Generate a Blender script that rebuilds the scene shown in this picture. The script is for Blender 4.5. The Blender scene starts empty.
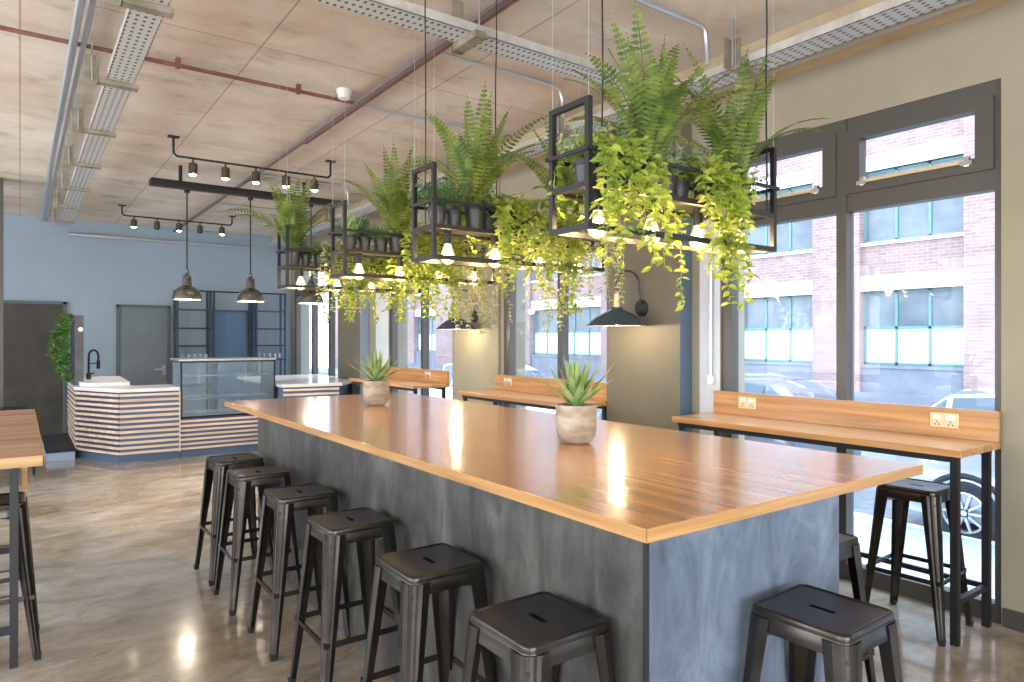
import bpy, bmesh, math, random
from mathutils import Vector, Matrix
R = math.radians
PI = math.pi
scene = bpy.context.scene
COL = scene.collection

# ---------------------------------------------------------------- materials
def nodes_of(name):
    m = bpy.data.materials.new(name)
    m.use_nodes = True
    nt = m.node_tree
    b = nt.nodes['Principled BSDF']
    return m, nt, b

def setb(b, **k):
    names = {'rough': 'Roughness', 'metal': 'Metallic', 'spec': 'Specular IOR Level', 'coat': 'Coat Weight',
             'coatr': 'Coat Roughness', 'trans': 'Transmission Weight', 'es': 'Emission Strength', 'alpha': 'Alpha',
             'sss': 'Subsurface Weight', 'ior': 'IOR'}
    for a, v in k.items():
        b.inputs[names[a]].default_value = v

def plain(name, c, **k):
    m, nt, b = nodes_of(name)
    b.inputs['Base Color'].default_value = (*c, 1)
    setb(b, **k)
    return m

def coords(nt, scale=(1, 1, 1), rot=(0, 0, 0), loc=(0, 0, 0)):
    tc = nt.nodes.new('ShaderNodeTexCoord')
    mp = nt.nodes.new('ShaderNodeMapping')
    mp.inputs['Scale'].default_value = scale
    mp.inputs['Rotation'].default_value = rot
    mp.inputs['Location'].default_value = loc
    nt.links.new(tc.outputs['Object'], mp.inputs['Vector'])
    return mp.outputs['Vector']

def noise(nt, vec, scale, detail=4, rough=0.55, dist=0.0):
    n = nt.nodes.new('ShaderNodeTexNoise')
    n.inputs['Scale'].default_value = scale
    n.inputs['Detail'].default_value = detail
    n.inputs['Roughness'].default_value = rough
    n.inputs['Distortion'].default_value = dist
    nt.links.new(vec, n.inputs['Vector'])
    return n.outputs['Fac']

def ramp(nt, fac, stops):
    r = nt.nodes.new('ShaderNodeValToRGB')
    els = r.color_ramp.elements
    while len(els) < len(stops):
        els.new(0.5)
    for e, (p, c) in zip(els, stops):
        e.position = p
        e.color = (*c, 1)
    nt.links.new(fac, r.inputs['Fac'])
    return r.outputs['Color']

def mix(nt, a, b, fac=0.5, mode='MIX'):
    m = nt.nodes.new('ShaderNodeMix')
    m.data_type = 'RGBA'
    m.blend_type = mode
    for sock, v in ((m.inputs['Factor'], fac), (m.inputs[6], a), (m.inputs[7], b)):
        if hasattr(v, 'links') or hasattr(v, 'is_linked'):
            nt.links.new(v, sock)
        elif isinstance(v, (int, float)):
            sock.default_value = v
        else:
            sock.default_value = (*v, 1)
    return m.outputs[2]

def bump(nt, b, h, strength=0.2, dist=0.01):
    n = nt.nodes.new('ShaderNodeBump')
    n.inputs['Strength'].default_value = strength
    n.inputs['Distance'].default_value = dist
    nt.links.new(h, n.inputs['Height'])
    nt.links.new(n.outputs['Normal'], b.inputs['Normal'])

def noisy(name, c1, c2, scale=3, stretch=(1, 1, 1), detail=5, lo=0.35, hi=0.65, bumps=0.0, **k):
    m, nt, b = nodes_of(name)
    v = coords(nt, stretch)
    f = noise(nt, v, scale, detail)
    nt.links.new(ramp(nt, f, [(lo, c1), (hi, c2)]), b.inputs['Base Color'])
    if bumps:
        bump(nt, b, f, bumps)
    setb(b, **k)
    return m

def wood(name, c1, c2, c3, axis='y', scale=1.0, rough=0.3, coat=0.0, strong=1.0):
    m, nt, b = nodes_of(name)
    st = {'y': (9, 0.35, 9), 'x': (0.35, 9, 9), 'z': (9, 9, 0.35)}[axis]
    v = coords(nt, tuple(s * scale for s in st))
    f = noise(nt, v, 3.2, 5, 0.55, 0.25)
    v2 = coords(nt, tuple(s * scale * 0.35 for s in st))
    f2 = noise(nt, v2, 2.0, 3, 0.5, 1.5)
    a = ramp(nt, f, [(0.25, c1), (0.5, c2), (0.75, c3)])
    d = ramp(nt, f2, [(0.35, (0.72, 0.72, 0.72)), (0.62, (1.1, 1.08, 1.05))])
    nt.links.new(mix(nt, a, d, 0.8 * strong, 'MULTIPLY'), b.inputs['Base Color'])
    setb(b, rough=rough, coat=coat, coatr=0.16)
    return m

def emis(name, c, s):
    m, nt, b = nodes_of(name)
    b.inputs['Base Color'].default_value = (*c, 1)
    b.inputs['Emission Color'].default_value = (*c, 1)
    b.inputs['Emission Strength'].default_value = s
    return m

def thin_glass(name, tint=(0.95, 0.98, 1.0), gloss=0.1, rough=0.02, opac=0.0, opc=(0.8, 0.9, 1)):
    m = bpy.data.materials.new(name)
    m.use_nodes = True
    nt = m.node_tree
    nt.nodes.clear()
    o = nt.nodes.new('ShaderNodeOutputMaterial')
    t = nt.nodes.new('ShaderNodeBsdfTransparent')
    t.inputs['Color'].default_value = (*tint, 1)
    g = nt.nodes.new('ShaderNodeBsdfGlossy')
    g.inputs['Roughness'].default_value = rough
    f = nt.nodes.new('ShaderNodeFresnel')
    f.inputs['IOR'].default_value = 1.45
    mul = nt.nodes.new('ShaderNodeMath')
    mul.operation = 'MULTIPLY'
    mul.inputs[1].default_value = gloss * 10
    nt.links.new(f.outputs[0], mul.inputs[0])
    mx = nt.nodes.new('ShaderNodeMixShader')
    nt.links.new(mul.outputs[0], mx.inputs[0])
    nt.links.new(t.outputs[0], mx.inputs[1])
    nt.links.new(g.outputs[0], mx.inputs[2])
    last = mx.outputs[0]
    if opac:
        d = nt.nodes.new('ShaderNodeBsdfDiffuse')
        d.inputs['Color'].default_value = (*opc, 1)
        m2 = nt.nodes.new('ShaderNodeMixShader')
        m2.inputs[0].default_value = opac
        nt.links.new(last, m2.inputs[1])
        nt.links.new(d.outputs[0], m2.inputs[2])
        last = m2.outputs[0]
    nt.links.new(last, o.inputs['Surface'])
    return m

M = {}
# polished concrete floor
m, nt, b = nodes_of('polished_concrete')
v = coords(nt)
f1 = noise(nt, v, 0.55, 6, 0.6, 0.4)
f2 = noise(nt, coords(nt, (1.0, 1.6, 1)), 3.0, 10, 0.68, 0.5)
f3 = noise(nt, v, 30, 4, 0.7)
c = ramp(nt, f1, [(0.38, (0.27, 0.205, 0.14)), (0.5, (0.38, 0.33, 0.27)), (0.62, (0.48, 0.46, 0.43))])
d = ramp(nt, f2, [(0.32, (0.55, 0.53, 0.51)), (0.48, (0.92, 0.91, 0.9)), (0.68, (1.3, 1.29, 1.27))])
e = ramp(nt, f3, [(0.35, (0.9, 0.9, 0.9)), (0.65, (1.05, 1.05, 1.05))])
nt.links.new(mix(nt, mix(nt, c, d, 1.0, 'MULTIPLY'), e, 1.0, 'MULTIPLY'), b.inputs['Base Color'])
rr = ramp(nt, f2, [(0.35, (0.24,) * 3), (0.65, (0.1,) * 3)])
nt.links.new(rr, b.inputs['Roughness'])
bump(nt, b, f2, 0.05, 0.01)
setb(b, coat=0.35, coatr=0.08, spec=0.5)
M['floor'] = m
# raw slab ceiling with board joints
m, nt, b = nodes_of('raw_concrete_ceiling')
v = coords(nt)
f1 = noise(nt, v, 0.8, 8, 0.62, 0.5)
f2 = noise(nt, coords(nt, (1.0, 1.7, 1)), 1.9, 10, 0.72)
c = ramp(nt, f1, [(0.3, (0.58, 0.47, 0.36)), (0.5, (0.70, 0.61, 0.51)), (0.7, (0.80, 0.74, 0.67))])
d = ramp(nt, f2, [(0.28, (0.62, 0.58, 0.54)), (0.45, (0.96, 0.95, 0.94)), (0.75, (1.1, 1.1, 1.12))])
br = nt.nodes.new('ShaderNodeTexBrick')
br.offset = 0.0
br.inputs['Scale'].default_value = 1.0
br.inputs['Brick Width'].default_value = 1.32
br.inputs['Row Height'].default_value = 2.67
br.inputs['Mortar Size'].default_value = 0.008
br.inputs['Mortar Smooth'].default_value = 0.6
br.inputs['Color1'].default_value = (1, 1, 1, 1)
br.inputs['Color2'].default_value = (0.9, 0.9, 0.9, 1)
br.inputs['Mortar'].default_value = (0.58, 0.52, 0.46, 1)
nt.links.new(coords(nt, loc=(0, 0.62, 0)), br.inputs['Vector'])
nt.links.new(mix(nt, mix(nt, c, d, 1.0, 'MULTIPLY'), br.outputs['Color'], 1.0, 'MULTIPLY'), b.inputs['Base Color'])
setb(b, rough=0.9)
bump(nt, b, f2, 0.15)
M['ceiling'] = m
M['beam'] = noisy('beam_concrete', (0.42, 0.32, 0.2), (0.56, 0.45, 0.3), 2.5, rough=0.9)
M['wall_beige'] = noisy('beige_olive_paint', (0.30, 0.275, 0.205), (0.34, 0.31, 0.23), 2, rough=0.75)
M['wall_pale'] = noisy('pale_reveal_paint', (0.62, 0.68, 0.75), (0.70, 0.75, 0.80), 2, rough=0.7)  # wall tone paled with window daylight put into the colour
M['wall_dark'] = noisy('dark_olive_paint', (0.15, 0.135, 0.10), (0.19, 0.17, 0.125), 1.6, rough=0.6)
M['wall_blue'] = noisy('blue_grey_paint', (0.30, 0.38, 0.455), (0.34, 0.43, 0.505), 0.8, rough=0.7)  # blue-grey paint with the cool colour cast mixed into it
M['wall_off'] = noisy('offwhite_paint', (0.55, 0.53, 0.5), (0.6, 0.58, 0.55), 0.8, rough=0.8)
M['top_wood'] = wood('honey_laminate', (0.42, 0.17, 0.045), (0.60, 0.27, 0.08), (0.74, 0.40, 0.15), 'y', 0.8, 0.25, 0.9)
M['edge_wood'] = wood('edge_laminate', (0.40, 0.19, 0.06), (0.54, 0.29, 0.10), (0.64, 0.38, 0.16), 'y', 1.5, 0.4)
M['edge_wood_end'] = wood('edge_laminate_end', (0.40, 0.19, 0.06), (0.54, 0.29, 0.10), (0.64, 0.38, 0.16), 'x', 1.5, 0.4)
M['bar_wood'] = wood('bar_oak', (0.42, 0.20, 0.07), (0.60, 0.31, 0.12), (0.70, 0.40, 0.18), 'y', 1.2, 0.3, 0.5)
M['rustic'] = wood('rustic_timber', (0.20, 0.085, 0.045), (0.42, 0.24, 0.13), (0.62, 0.42, 0.27), 'x', 0.35, 0.45)
M['raw_edge'] = wood('raw_timber_edge', (0.42, 0.22, 0.08), (0.62, 0.38, 0.16), (0.72, 0.48, 0.24), 'x', 1.0, 0.5)
M['slat_wood'] = wood('pale_slat_timber', (0.62, 0.46, 0.34), (0.78, 0.63, 0.51), (0.86, 0.76, 0.66), 'x', 1.5, 0.5)
m, nt, b = nodes_of('slate_laminate')
v = coords(nt, (2.2, 2.2, 1.1))
f1 = noise(nt, v, 2.2, 9, 0.65, 0.8)
f2 = noise(nt, coords(nt, (8, 8, 1.2)), 4, 6, 0.6)
c = ramp(nt, f1, [(0.32, (0.022, 0.022, 0.021)), (0.5, (0.062, 0.060, 0.056)), (0.68, (0.125, 0.122, 0.114))])
d = ramp(nt, f2, [(0.35, (0.75, 0.75, 0.75)), (0.65, (1.15, 1.15, 1.15))])
nt.links.new(mix(nt, c, d, 0.8, 'MULTIPLY'), b.inputs['Base Color'])
setb(b, rough=0.42)
M['slate'] = m
m, nt, b = nodes_of('slate_laminate_daylit')  # same slate with blue daylight put into its colour
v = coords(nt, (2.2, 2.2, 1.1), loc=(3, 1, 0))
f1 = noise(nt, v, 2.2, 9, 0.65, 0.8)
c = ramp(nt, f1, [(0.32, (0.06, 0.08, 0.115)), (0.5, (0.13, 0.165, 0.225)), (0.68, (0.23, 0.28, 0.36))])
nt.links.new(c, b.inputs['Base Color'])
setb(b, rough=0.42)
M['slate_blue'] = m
# gunmetal stool
M['gun'] = noisy('gunmetal_lacquer', (0.040, 0.036, 0.032), (0.078, 0.069, 0.060), 6, rough=0.24, metal=0.85)
M['gun_top'] = noisy('seat_lacquer', (0.010, 0.010, 0.011), (0.018, 0.018, 0.020), 6, rough=0.26, metal=0.3)
M['black'] = plain('black_steel', (0.022, 0.023, 0.026), rough=0.45, metal=0.3)
M['black_matt'] = plain('black_matt', (0.018, 0.018, 0.02), rough=0.7)
M['frame_dark'] = plain('window_frame_dark', (0.085, 0.08, 0.072), rough=0.4, metal=0.2)
M['frame_blue'] = plain('window_frame_inner', (0.10, 0.15, 0.22), rough=0.4)  # blue daylight tint for the near column's side face
M['rubber'] = plain('rubber', (0.02, 0.02, 0.02), rough=0.8)
M['steel'] = noisy('galvanised_steel', (0.50, 0.52, 0.55), (0.68, 0.70, 0.74), 14, rough=0.35, metal=0.8)
M['pipe'] = plain('steel_conduit', (0.6, 0.63, 0.68), rough=0.3, metal=0.85)
M['chrome'] = plain('chrome', (0.8, 0.8, 0.82), rough=0.12, metal=1.0)
M['brass'] = plain('brushed_brass', (0.75, 0.58, 0.35), rough=0.35, metal=0.8)
M['redpipe'] = noisy('red_oxide_pipe', (0.17, 0.06, 0.045), (0.27, 0.11, 0.085), 8, rough=0.6)
M['greypipe'] = plain('grey_red_channel', (0.20, 0.15, 0.14), rough=0.55)
M['white'] = plain('white_plastic', (0.8, 0.8, 0.78), rough=0.4)
m, nt, b = nodes_of('perforated_tray')
v = coords(nt, (26, 26, 26))
vo = nt.nodes.new('ShaderNodeTexVoronoi')
vo.inputs['Scale'].default_value = 1.0
vo.inputs['Randomness'].default_value = 0.0
nt.links.new(v, vo.inputs['Vector'])
sep = nt.nodes.new('ShaderNodeSeparateXYZ')
# distance measured in plan only: flatten z
fl = coords(nt, (26, 17, 0))
nt.links.new(fl, vo.inputs['Vector'])
c = ramp(nt, vo.outputs['Distance'], [(0.20, (0.10, 0.10, 0.10)), (0.26, (0.62, 0.64, 0.65))])
nt.links.new(c, b.inputs['Base Color'])
setb(b, rough=0.45, metal=0.35)
M['tray'] = m
M['tray_side'] = noisy('tray_side', (0.45, 0.44, 0.40), (0.6, 0.58, 0.54), 9, rough=0.5, metal=0.4)
M['bracket'] = noisy('tray_bracket', (0.22, 0.19, 0.14), (0.38, 0.34, 0.26), 9, rough=0.5, metal=0.4)
M['glass'] = thin_glass('window_glass', (0.97, 0.985, 1.0), 0.035, 0.01)
M['case_glass'] = thin_glass('display_glass', (0.86, 0.93, 0.97), 0.12, 0.03, 0.13, (0.6, 0.75, 0.9))
M['tumbler_glass'] = thin_glass('tumbler_glass', (0.9, 0.95, 1.0), 0.3, 0.05, 0.3, (0.8, 0.9, 1))
M['bulb_glass'] = thin_glass('bulb_glass', (1.0, 0.93, 0.8), 0.12, 0.02, 0.10, (1, .85, .6))
M['bulb_glow'] = emis('bulb_warm_glow', (1.0, 0.80, 0.48), 9)
mb_ = M['bulb_glass']; nt_ = mb_.node_tree; o_ = [n for n in nt_.nodes if n.type == 'OUTPUT_MATERIAL'][0]
src = o_.inputs['Surface'].links[0].from_socket
e_ = nt_.nodes.new('ShaderNodeEmission'); e_.inputs['Color'].default_value = (1, .80, .50, 1); e_.inputs['Strength'].default_value = 7
x_ = nt_.nodes.new('ShaderNodeMixShader'); x_.inputs[0].default_value = .15
nt_.links.new(src, x_.inputs[1]); nt_.links.new(e_.outputs[0], x_.inputs[2]); nt_.links.new(x_.outputs[0], o_.inputs['Surface'])
M['filament'] = emis('glowing_filament', (1.0, 0.62, 0.25), 120)
M['glow'] = emis('warm_lamp_glow', (1.0, 0.78, 0.45), 22)
M['spot_glow'] = emis('spot_lens_glow', (1.0, 0.84, 0.6), 80)
M['spot_body'] = plain('brass_black_spot', (0.10, 0.08, 0.055), rough=0.35, metal=0.7)
M['shade_in'] = plain('shade_inside', (0.75, 0.72, 0.66), rough=0.5)
M['pend'] = noisy('pewter_shade', (0.17, 0.165, 0.165), (0.27, 0.265, 0.265), 5, rough=0.22, metal=0.95)
M['shade'] = plain('slate_enamel', (0.09, 0.13, 0.17), rough=0.22, metal=0.5)
M['cement'] = noisy('cement_pot', (0.30, 0.235, 0.17), (0.48, 0.42, 0.355), 7, (1, 1, 2.5), 8, 0.38, 0.62, 0.15, rough=0.85)
M['potblack'] = plain('black_plastic_pot', (0.035, 0.035, 0.036), rough=0.4)
M['soil'] = noisy('soil', (0.03, 0.02, 0.012), (0.07, 0.045, 0.03), 40, rough=1.0)
M['marble'] = noisy('white_stone', (0.78, 0.78, 0.80), (0.88, 0.88, 0.89), 5, rough=0.2)
M['navy'] = plain('kick_board_navy', (0.07, 0.12, 0.20), rough=0.4)
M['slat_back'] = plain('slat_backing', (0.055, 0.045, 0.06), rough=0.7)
M['slat_back_blue'] = plain('slat_backing_daylit', (0.12, 0.16, 0.25), rough=0.6)  # slat backing again, bluish daylight put into the colour
M['door_dark'] = noisy('dark_brown_door', (0.04, 0.036, 0.030), (0.065, 0.058, 0.048), 3, rough=0.6)
M['door_grey'] = noisy('grey_door', (0.14, 0.175, 0.20), (0.17, 0.21, 0.235), 2, rough=0.5)
M['door_trim'] = plain('door_trim_grey', (0.10, 0.115, 0.125), rough=0.5)
M['door_blue'] = noisy('blue_door', (0.10, 0.19, 0.33), (0.13, 0.23, 0.38), 1, rough=0.5)
M['plinth'] = plain('plinth_blue', (0.35, 0.48, 0.68), rough=0.4)
M['walldark_panel'] = noisy('charcoal_board', (0.085, 0.085, 0.10), (0.13, 0.13, 0.15), 6, rough=0.6)

def leafmat(name, c1, c2, trans=0.25):
    m = bpy.data.materials.new(name)
    m.use_nodes = True
    nt = m.node_tree
    b = nt.nodes['Principled BSDF']
    o = nt.nodes['Material Output']
    f = noise(nt, coords(nt), 14, 2)
    c = ramp(nt, f, [(0.35, c1), (0.65, c2)])
    nt.links.new(c, b.inputs['Base Color'])
    setb(b, rough=0.45)
    t = nt.nodes.new('ShaderNodeBsdfTranslucent')
    nt.links.new(c, t.inputs['Color'])
    mx = nt.nodes.new('ShaderNodeMixShader')
    mx.inputs[0].default_value = trans
    nt.links.new(b.outputs[0], mx.inputs[1])
    nt.links.new(t.outputs[0], mx.inputs[2])
    nt.links.new(mx.outputs[0], o.inputs['Surface'])
    return m
M['fern'] = leafmat('fern_green', (0.085, 0.15, 0.03), (0.26, 0.33, 0.065), 0.3)
M['bush_dark'] = leafmat('dark_bush_green', (0.04, 0.11, 0.045), (0.13, 0.24, 0.09))
M['bush_light'] = leafmat('pale_bush_green', (0.17, 0.28, 0.10), (0.50, 0.55, 0.28))
M['grassy'] = leafmat('grass_green', (0.12, 0.24, 0.05), (0.28, 0.42, 0.10))
M['trail'] = leafmat('lime_trailing_leaf', (0.22, 0.33, 0.035), (0.52, 0.58, 0.10), 0.4)
M['trail2'] = leafmat('variegated_leaf', (0.30, 0.38, 0.12), (0.72, 0.68, 0.42), 0.4)
M['agave'] = leafmat('agave_green', (0.17, 0.30, 0.10), (0.38, 0.50, 0.22), 0.15)
M['moss'] = leafmat('wall_foliage_green', (0.03, 0.11, 0.02), (0.16, 0.32, 0.06), 0.15)

# exterior
def brickmat(name, c1, c2, mort):
    m, nt, b = nodes_of(name)
    tc = nt.nodes.new('ShaderNodeTexCoord')
    sp = nt.nodes.new('ShaderNodeSeparateXYZ')
    cb = nt.nodes.new('ShaderNodeCombineXYZ')
    nt.links.new(tc.outputs['Object'], sp.inputs[0])
    nt.links.new(sp.outputs['Y'], cb.inputs['X'])
    nt.links.new(sp.outputs['Z'], cb.inputs['Y'])
    br = nt.nodes.new('ShaderNodeTexBrick')
    br.inputs['Scale'].default_value = 1.0
    br.inputs['Brick Width'].default_value = 0.23
    br.inputs['Row Height'].default_value = 0.078
    br.inputs['Mortar Size'].default_value = 0.008
    br.inputs['Color1'].default_value = (*c1, 1)
    br.inputs['Color2'].default_value = (*c2, 1)
    br.inputs['Mortar'].default_value = (*mort, 1)
    nt.links.new(cb.outputs[0], br.inputs['Vector'])
    f = noise(nt, coords(nt), 1.1, 6, 0.6)
    g = ramp(nt, f, [(0.3, (0.75, 0.72, 0.72)), (0.7, (1.1, 1.08, 1.05))])
    nt.links.new(mix(nt, br.outputs['Color'], g, 0.8, 'MULTIPLY'), b.inputs['Base Color'])
    setb(b, rough=0.9)
    return m
M['brick'] = brickmat('weathered_brick', (0.42, 0.28, 0.26), (0.32, 0.21, 0.20), (0.42, 0.36, 0.35))
M['brickgrey'] = noisy('painted_plinth_grey', (0.19, 0.20, 0.24), (0.24, 0.25, 0.29), 3, rough=0.8)
M['lintel'] = plain('white_lintel', (0.85, 0.85, 0.84), rough=0.7)
M['teal'] = plain('teal_frame', (0.13, 0.28, 0.27), rough=0.5)
M['frost'] = plain('frosted_panel', (0.80, 0.85, 0.86), rough=0.5)
M['outpane'] = noisy('reflective_pane', (0.11, 0.14, 0.16), (0.20, 0.23, 0.26), 1.2, rough=0.15)
M['pave'] = noisy('pavement', (0.34, 0.36, 0.39), (0.42, 0.44, 0.47), 3, rough=0.85)
M['road'] = noisy('asphalt', (0.20, 0.21, 0.23), (0.26, 0.27, 0.29), 6, rough=0.9)
M['kerb'] = plain('kerb_stone', (0.85, 0.86, 0.88), rough=0.8)
M['silver'] = plain('silver_car_paint', (0.52, 0.56, 0.62), rough=0.22, metal=0.5, coat=1.0)
M['darkcar'] = plain('dark_car_paint', (0.16, 0.18, 0.22), rough=0.25, metal=0.4, coat=1.0)
M['whitecar'] = plain('white_car_paint', (0.75, 0.77, 0.8), rough=0.25, coat=1.0)
M['carglass'] = plain('car_glass', (0.10, 0.14, 0.18), rough=0.06)
M['tyre'] = plain('tyre', (0.03, 0.035, 0.045), rough=0.8)

# ---------------------------------------------------------------- mesh builder
class MB:
    def __init__(s):
        s.v = []; s.f = []; s.mi = []; s.sm = []
    def add(s, vs, fs, mi=0, smooth=False):
        b = len(s.v)
        s.v += [tuple(v) for v in vs]
        for f in fs:
            s.f.append([b + i for i in f]); s.mi.append(mi); s.sm.append(smooth)
    def box(s, x0, x1, y0, y1, z0, z1, mi=0):
        vs = [(x, y, z) for z in (z0, z1) for y in (y0, y1) for x in (x0, x1)]
        s.add(vs, [(0, 2, 3, 1), (4, 5, 7, 6), (0, 1, 5, 4), (2, 6, 7, 3), (0, 4, 6, 2), (1, 3, 7, 5)], mi)
    def bar(s, p, q, w, h=None, up=(0, 0, 1), mi=0):
        p = Vector(p); q = Vector(q); h = h or w
        d = (q - p).normalized(); up = Vector(up)
        if abs(d.dot(up)) > 0.99: up = Vector((1, 0, 0)) if abs(d.x) < 0.9 else Vector((0, 1, 0))
        r = d.cross(up).normalized(); u = r.cross(d).normalized()
        vs = []
        for c in (p, q):
            for a, b2 in ((-1, -1), (1, -1), (1, 1), (-1, 1)):
                vs.append(c + r * a * w / 2 + u * b2 * h / 2)
        s.add(vs, [(3, 2, 1, 0), (4, 5, 6, 7), (0, 1, 5, 4), (1, 2, 6, 5), (2, 3, 7, 6), (3, 0, 4, 7)], mi)
    def tube(s, pts, r, n=10, mi=0, cap=True):
        pts = [Vector(p) for p in pts]
        rs = r if isinstance(r, (list, tuple)) else [r] * len(pts)
        ref = None
        rings = []
        for i, p in enumerate(pts):
            if i == 0: d = pts[1] - p
            elif i == len(pts) - 1: d = p - pts[i - 1]
            else: d = (pts[i + 1] - p).normalized() + (p - pts[i - 1]).normalized()
            d.normalize()
            if ref is None:
                ref = Vector((0, 0, 1)) if abs(d.z) < 0.9 else Vector((1, 0, 0))
            u = (ref - d * ref.dot(d)).normalized(); ref = u
            w = d.cross(u)
            rings.append([p + (u * math.cos(2 * PI * k / n) + w * math.sin(2 * PI * k / n)) * rs[i] for k in range(n)])
        s.loft(rings, mi, True, cap)
    def loft(s, rings, mi=0, smooth=True, cap=True):
        n = len(rings[0]); vs = [v for r in rings for v in r]
        fs = []
        for i in range(len(rings) - 1):
            for k in range(n):
                a = i * n + k; b2 = i * n + (k + 1) % n
                fs.append((a, b2, b2 + n, a + n))
        s.add(vs, fs, mi, smooth)
        if cap:
            s.add(rings[0], [tuple(range(n))[::-1]], mi)
            s.add(rings[-1], [tuple(range(n))], mi)
    def lathe(s, prof, c=(0, 0, 0), n=24, mi=0, cap=False):
        rings = [[(c[0] + r * math.cos(2 * PI * k / n), c[1] + r * math.sin(2 * PI * k / n), c[2] + z) for k in range(n)] for r, z in prof]
        s.loft(rings, mi, True, cap)
    def prism(s, poly, z0, z1, mi=0):
        n = len(poly)
        vs = [(x, y, z0) for x, y in poly] + [(x, y, z1) for x, y in poly]
        fs = [tuple(range(n))[::-1], tuple(range(n, 2 * n))] + [(k, (k + 1) % n, (k + 1) % n + n, k + n) for k in range(n)]
        s.add(vs, fs, mi)
    def build(s, name, mat, parent=None, loc=None, bevel=0.0):
        me = bpy.data.meshes.new(name)
        o = bpy.data.objects.new(name, me)
        off = Vector((0, 0, 0))
        if parent is not None:
            p = parent
            while p is not None:
                off += Vector(p.location); p = p.parent
        if loc is not None:
            off += Vector(loc); o.location = loc
        me.from_pydata([tuple(Vector(v) - off) for v in s.v], [], s.f)
        for mm in (mat if isinstance(mat, (list, tuple)) else [mat]):
            me.materials.append(mm)
        me.polygons.foreach_set('material_index', s.mi)
        me.polygons.foreach_set('use_smooth', s.sm)
        me.update()
        if any(s.sm): me.set_sharp_from_angle(angle=R(38))
        COL.objects.link(o)
        if parent is not None: o.parent = parent
        if bevel:
            bv = o.modifiers.new('bevel', 'BEVEL'); bv.width = bevel; bv.segments = 2; bv.limit_method = 'ANGLE'
        return o

def tag(o, label=None, cat=None, group=None, kind=None):
    if label: o['label'] = label
    if cat: o['category'] = cat
    if group: o['group'] = group
    if kind: o['kind'] = kind
    return o
def thing(name, label, cat, loc=(0, 0, 0), group=None, rz=0):
    o = bpy.data.objects.new(name, None)
    o.empty_display_size = 0.1
    COL.objects.link(o); o.location = loc; o.rotation_euler = (0, 0, rz)
    return tag(o, label, cat, group)
def dup(root, loc, rz, label, group=None):
    r = root.copy(); COL.objects.link(r); r.location = loc; r.rotation_euler = (0, 0, rz)
    r['label'] = label
    if group: r['group'] = group
    def rec(a, b):
        for ch in a.children:
            c = ch.copy(); COL.objects.link(c); c.parent = b
            rec(ch, c)
    rec(root, r)
    return r
def kids(o): return list(o.children)
def box1(name, dims, mat, parent=None, bevel=0.0):
    b = MB(); b.box(*dims); return b.build(name, mat, parent, bevel=bevel)
def struct(o): return tag(o, kind='structure')

CEIL = 3.52
WX = 4.31
YB = 13.4
YF = -4.2
XL = -3.6
# ---------------------------------------------------------------- room shell
struct(box1('floor', (XL - .2, WX + .31, YF - .2, YB + .2, -0.12, 0.0), M['floor']))
struct(box1('ceiling', (XL - .2, WX + .31, YF - .2, YB + .2, CEIL, CEIL + .2), M['ceiling']))
WINS = [(-4.05, -2.2), (-1.3, 0.50), (1.452, 3.28), (4.42, 6.14), (7.22, 9.02), (10.72, 13.2)]
WT = 2.965
b = MB()
ys = [YF - .2] + [v for w in WINS for v in w] + [YB + .2]
for i in range(0, len(ys), 2):
    b.box(WX, WX + .3, ys[i], ys[i + 1], 0, CEIL)
for y0, y1 in WINS:
    b.box(WX, WX + .3, y0, y1, WT, CEIL)
struct(b.build('wall_right', M['wall_beige']))
struct(box1('wall_back', (XL - .2, WX + .3, YB, YB + .2, 0, CEIL), M['wall_blue']))
b = MB()
lw = [(-3.6, -1.2), (-.4, 2.0), (2.8, 5.2), (6.0, 8.4), (9.2, 11.6)]  # openings put in the unseen left wall to let light in
ys = [YF - .2] + [v for w in lw for v in w] + [YB]
for i in range(0, len(ys), 2):
    b.box(XL - .2, XL, ys[i], ys[i + 1], 0, CEIL)
for y0, y1 in lw:
    b.box(XL - .2, XL, y0, y1, 2.9, CEIL); b.box(XL - .2, XL, y0, y1, 0, .5)
struct(b.build('wall_left', M['wall_off']))
b = MB()
b.box(XL, -2.6, YF - .2, YF, 0, CEIL); b.box(2.6, WX, YF - .2, YF, 0, CEIL)
b.box(-2.6, 2.6, YF - .2, YF, 2.9, CEIL); b.box(-2.6, 2.6, YF - .2, YF, 0, .3)  # large opening put in the unseen front wall to let light in
struct(b.build('wall_front', M['wall_off']))
# edge beam along the window wall
struct(box1('trim_1', (3.95, WX, YF, YB, 3.36, CEIL), M['beam']))
# columns
struct(box1('wall_column_near', (4.18, WX, 3.55, 4.38, 0, 3.36), M['wall_dark']))
struct(box1('wall_column_far', (4.17, WX, 9.70, 10.6, 0, 3.36), M['wall_dark']))
struct(box1('wall_column_middle', (WX - .03, WX, 6.2, 7.16, 0, 3.36), M['wall_beige']))
struct(box1('trim_2', (WX - .005, WX, 3.28, 3.47, 0, 2.9), M['wall_pale']))  # flat wall strip, its daylight painted as a paler colour
struct(box1('trim_3', (WX - .005, WX, 9.02, 9.45, 0, 2.9), M['wall_pale']))
struct(box1('trim_4', (4.165, 4.30, 3.545, 3.55, 0, 3.0), M['frame_blue']))  # thin sheet colouring the column side with blue daylight
struct(box1('trim_5', (4.165, 4.30, 9.694, 9.70, 0, 3.0), plain('side_blue', (0.26, 0.36, 0.5), rough=.6)))  # far column side, blue daylight put in as colour
struct(box1('baseboard_right', (WX - .015, WX, -4.2, 1.44, 0, .10), M['frame_dark']))
struct(box1('baseboard_back', (.62, 1.3, YB - .015, YB, 0, .10), M['frame_dark']))
struct(box1('trim_6', (-.36, -.165, 10.4, 10.6, 0, CEIL), M['frame_dark']))

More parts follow.
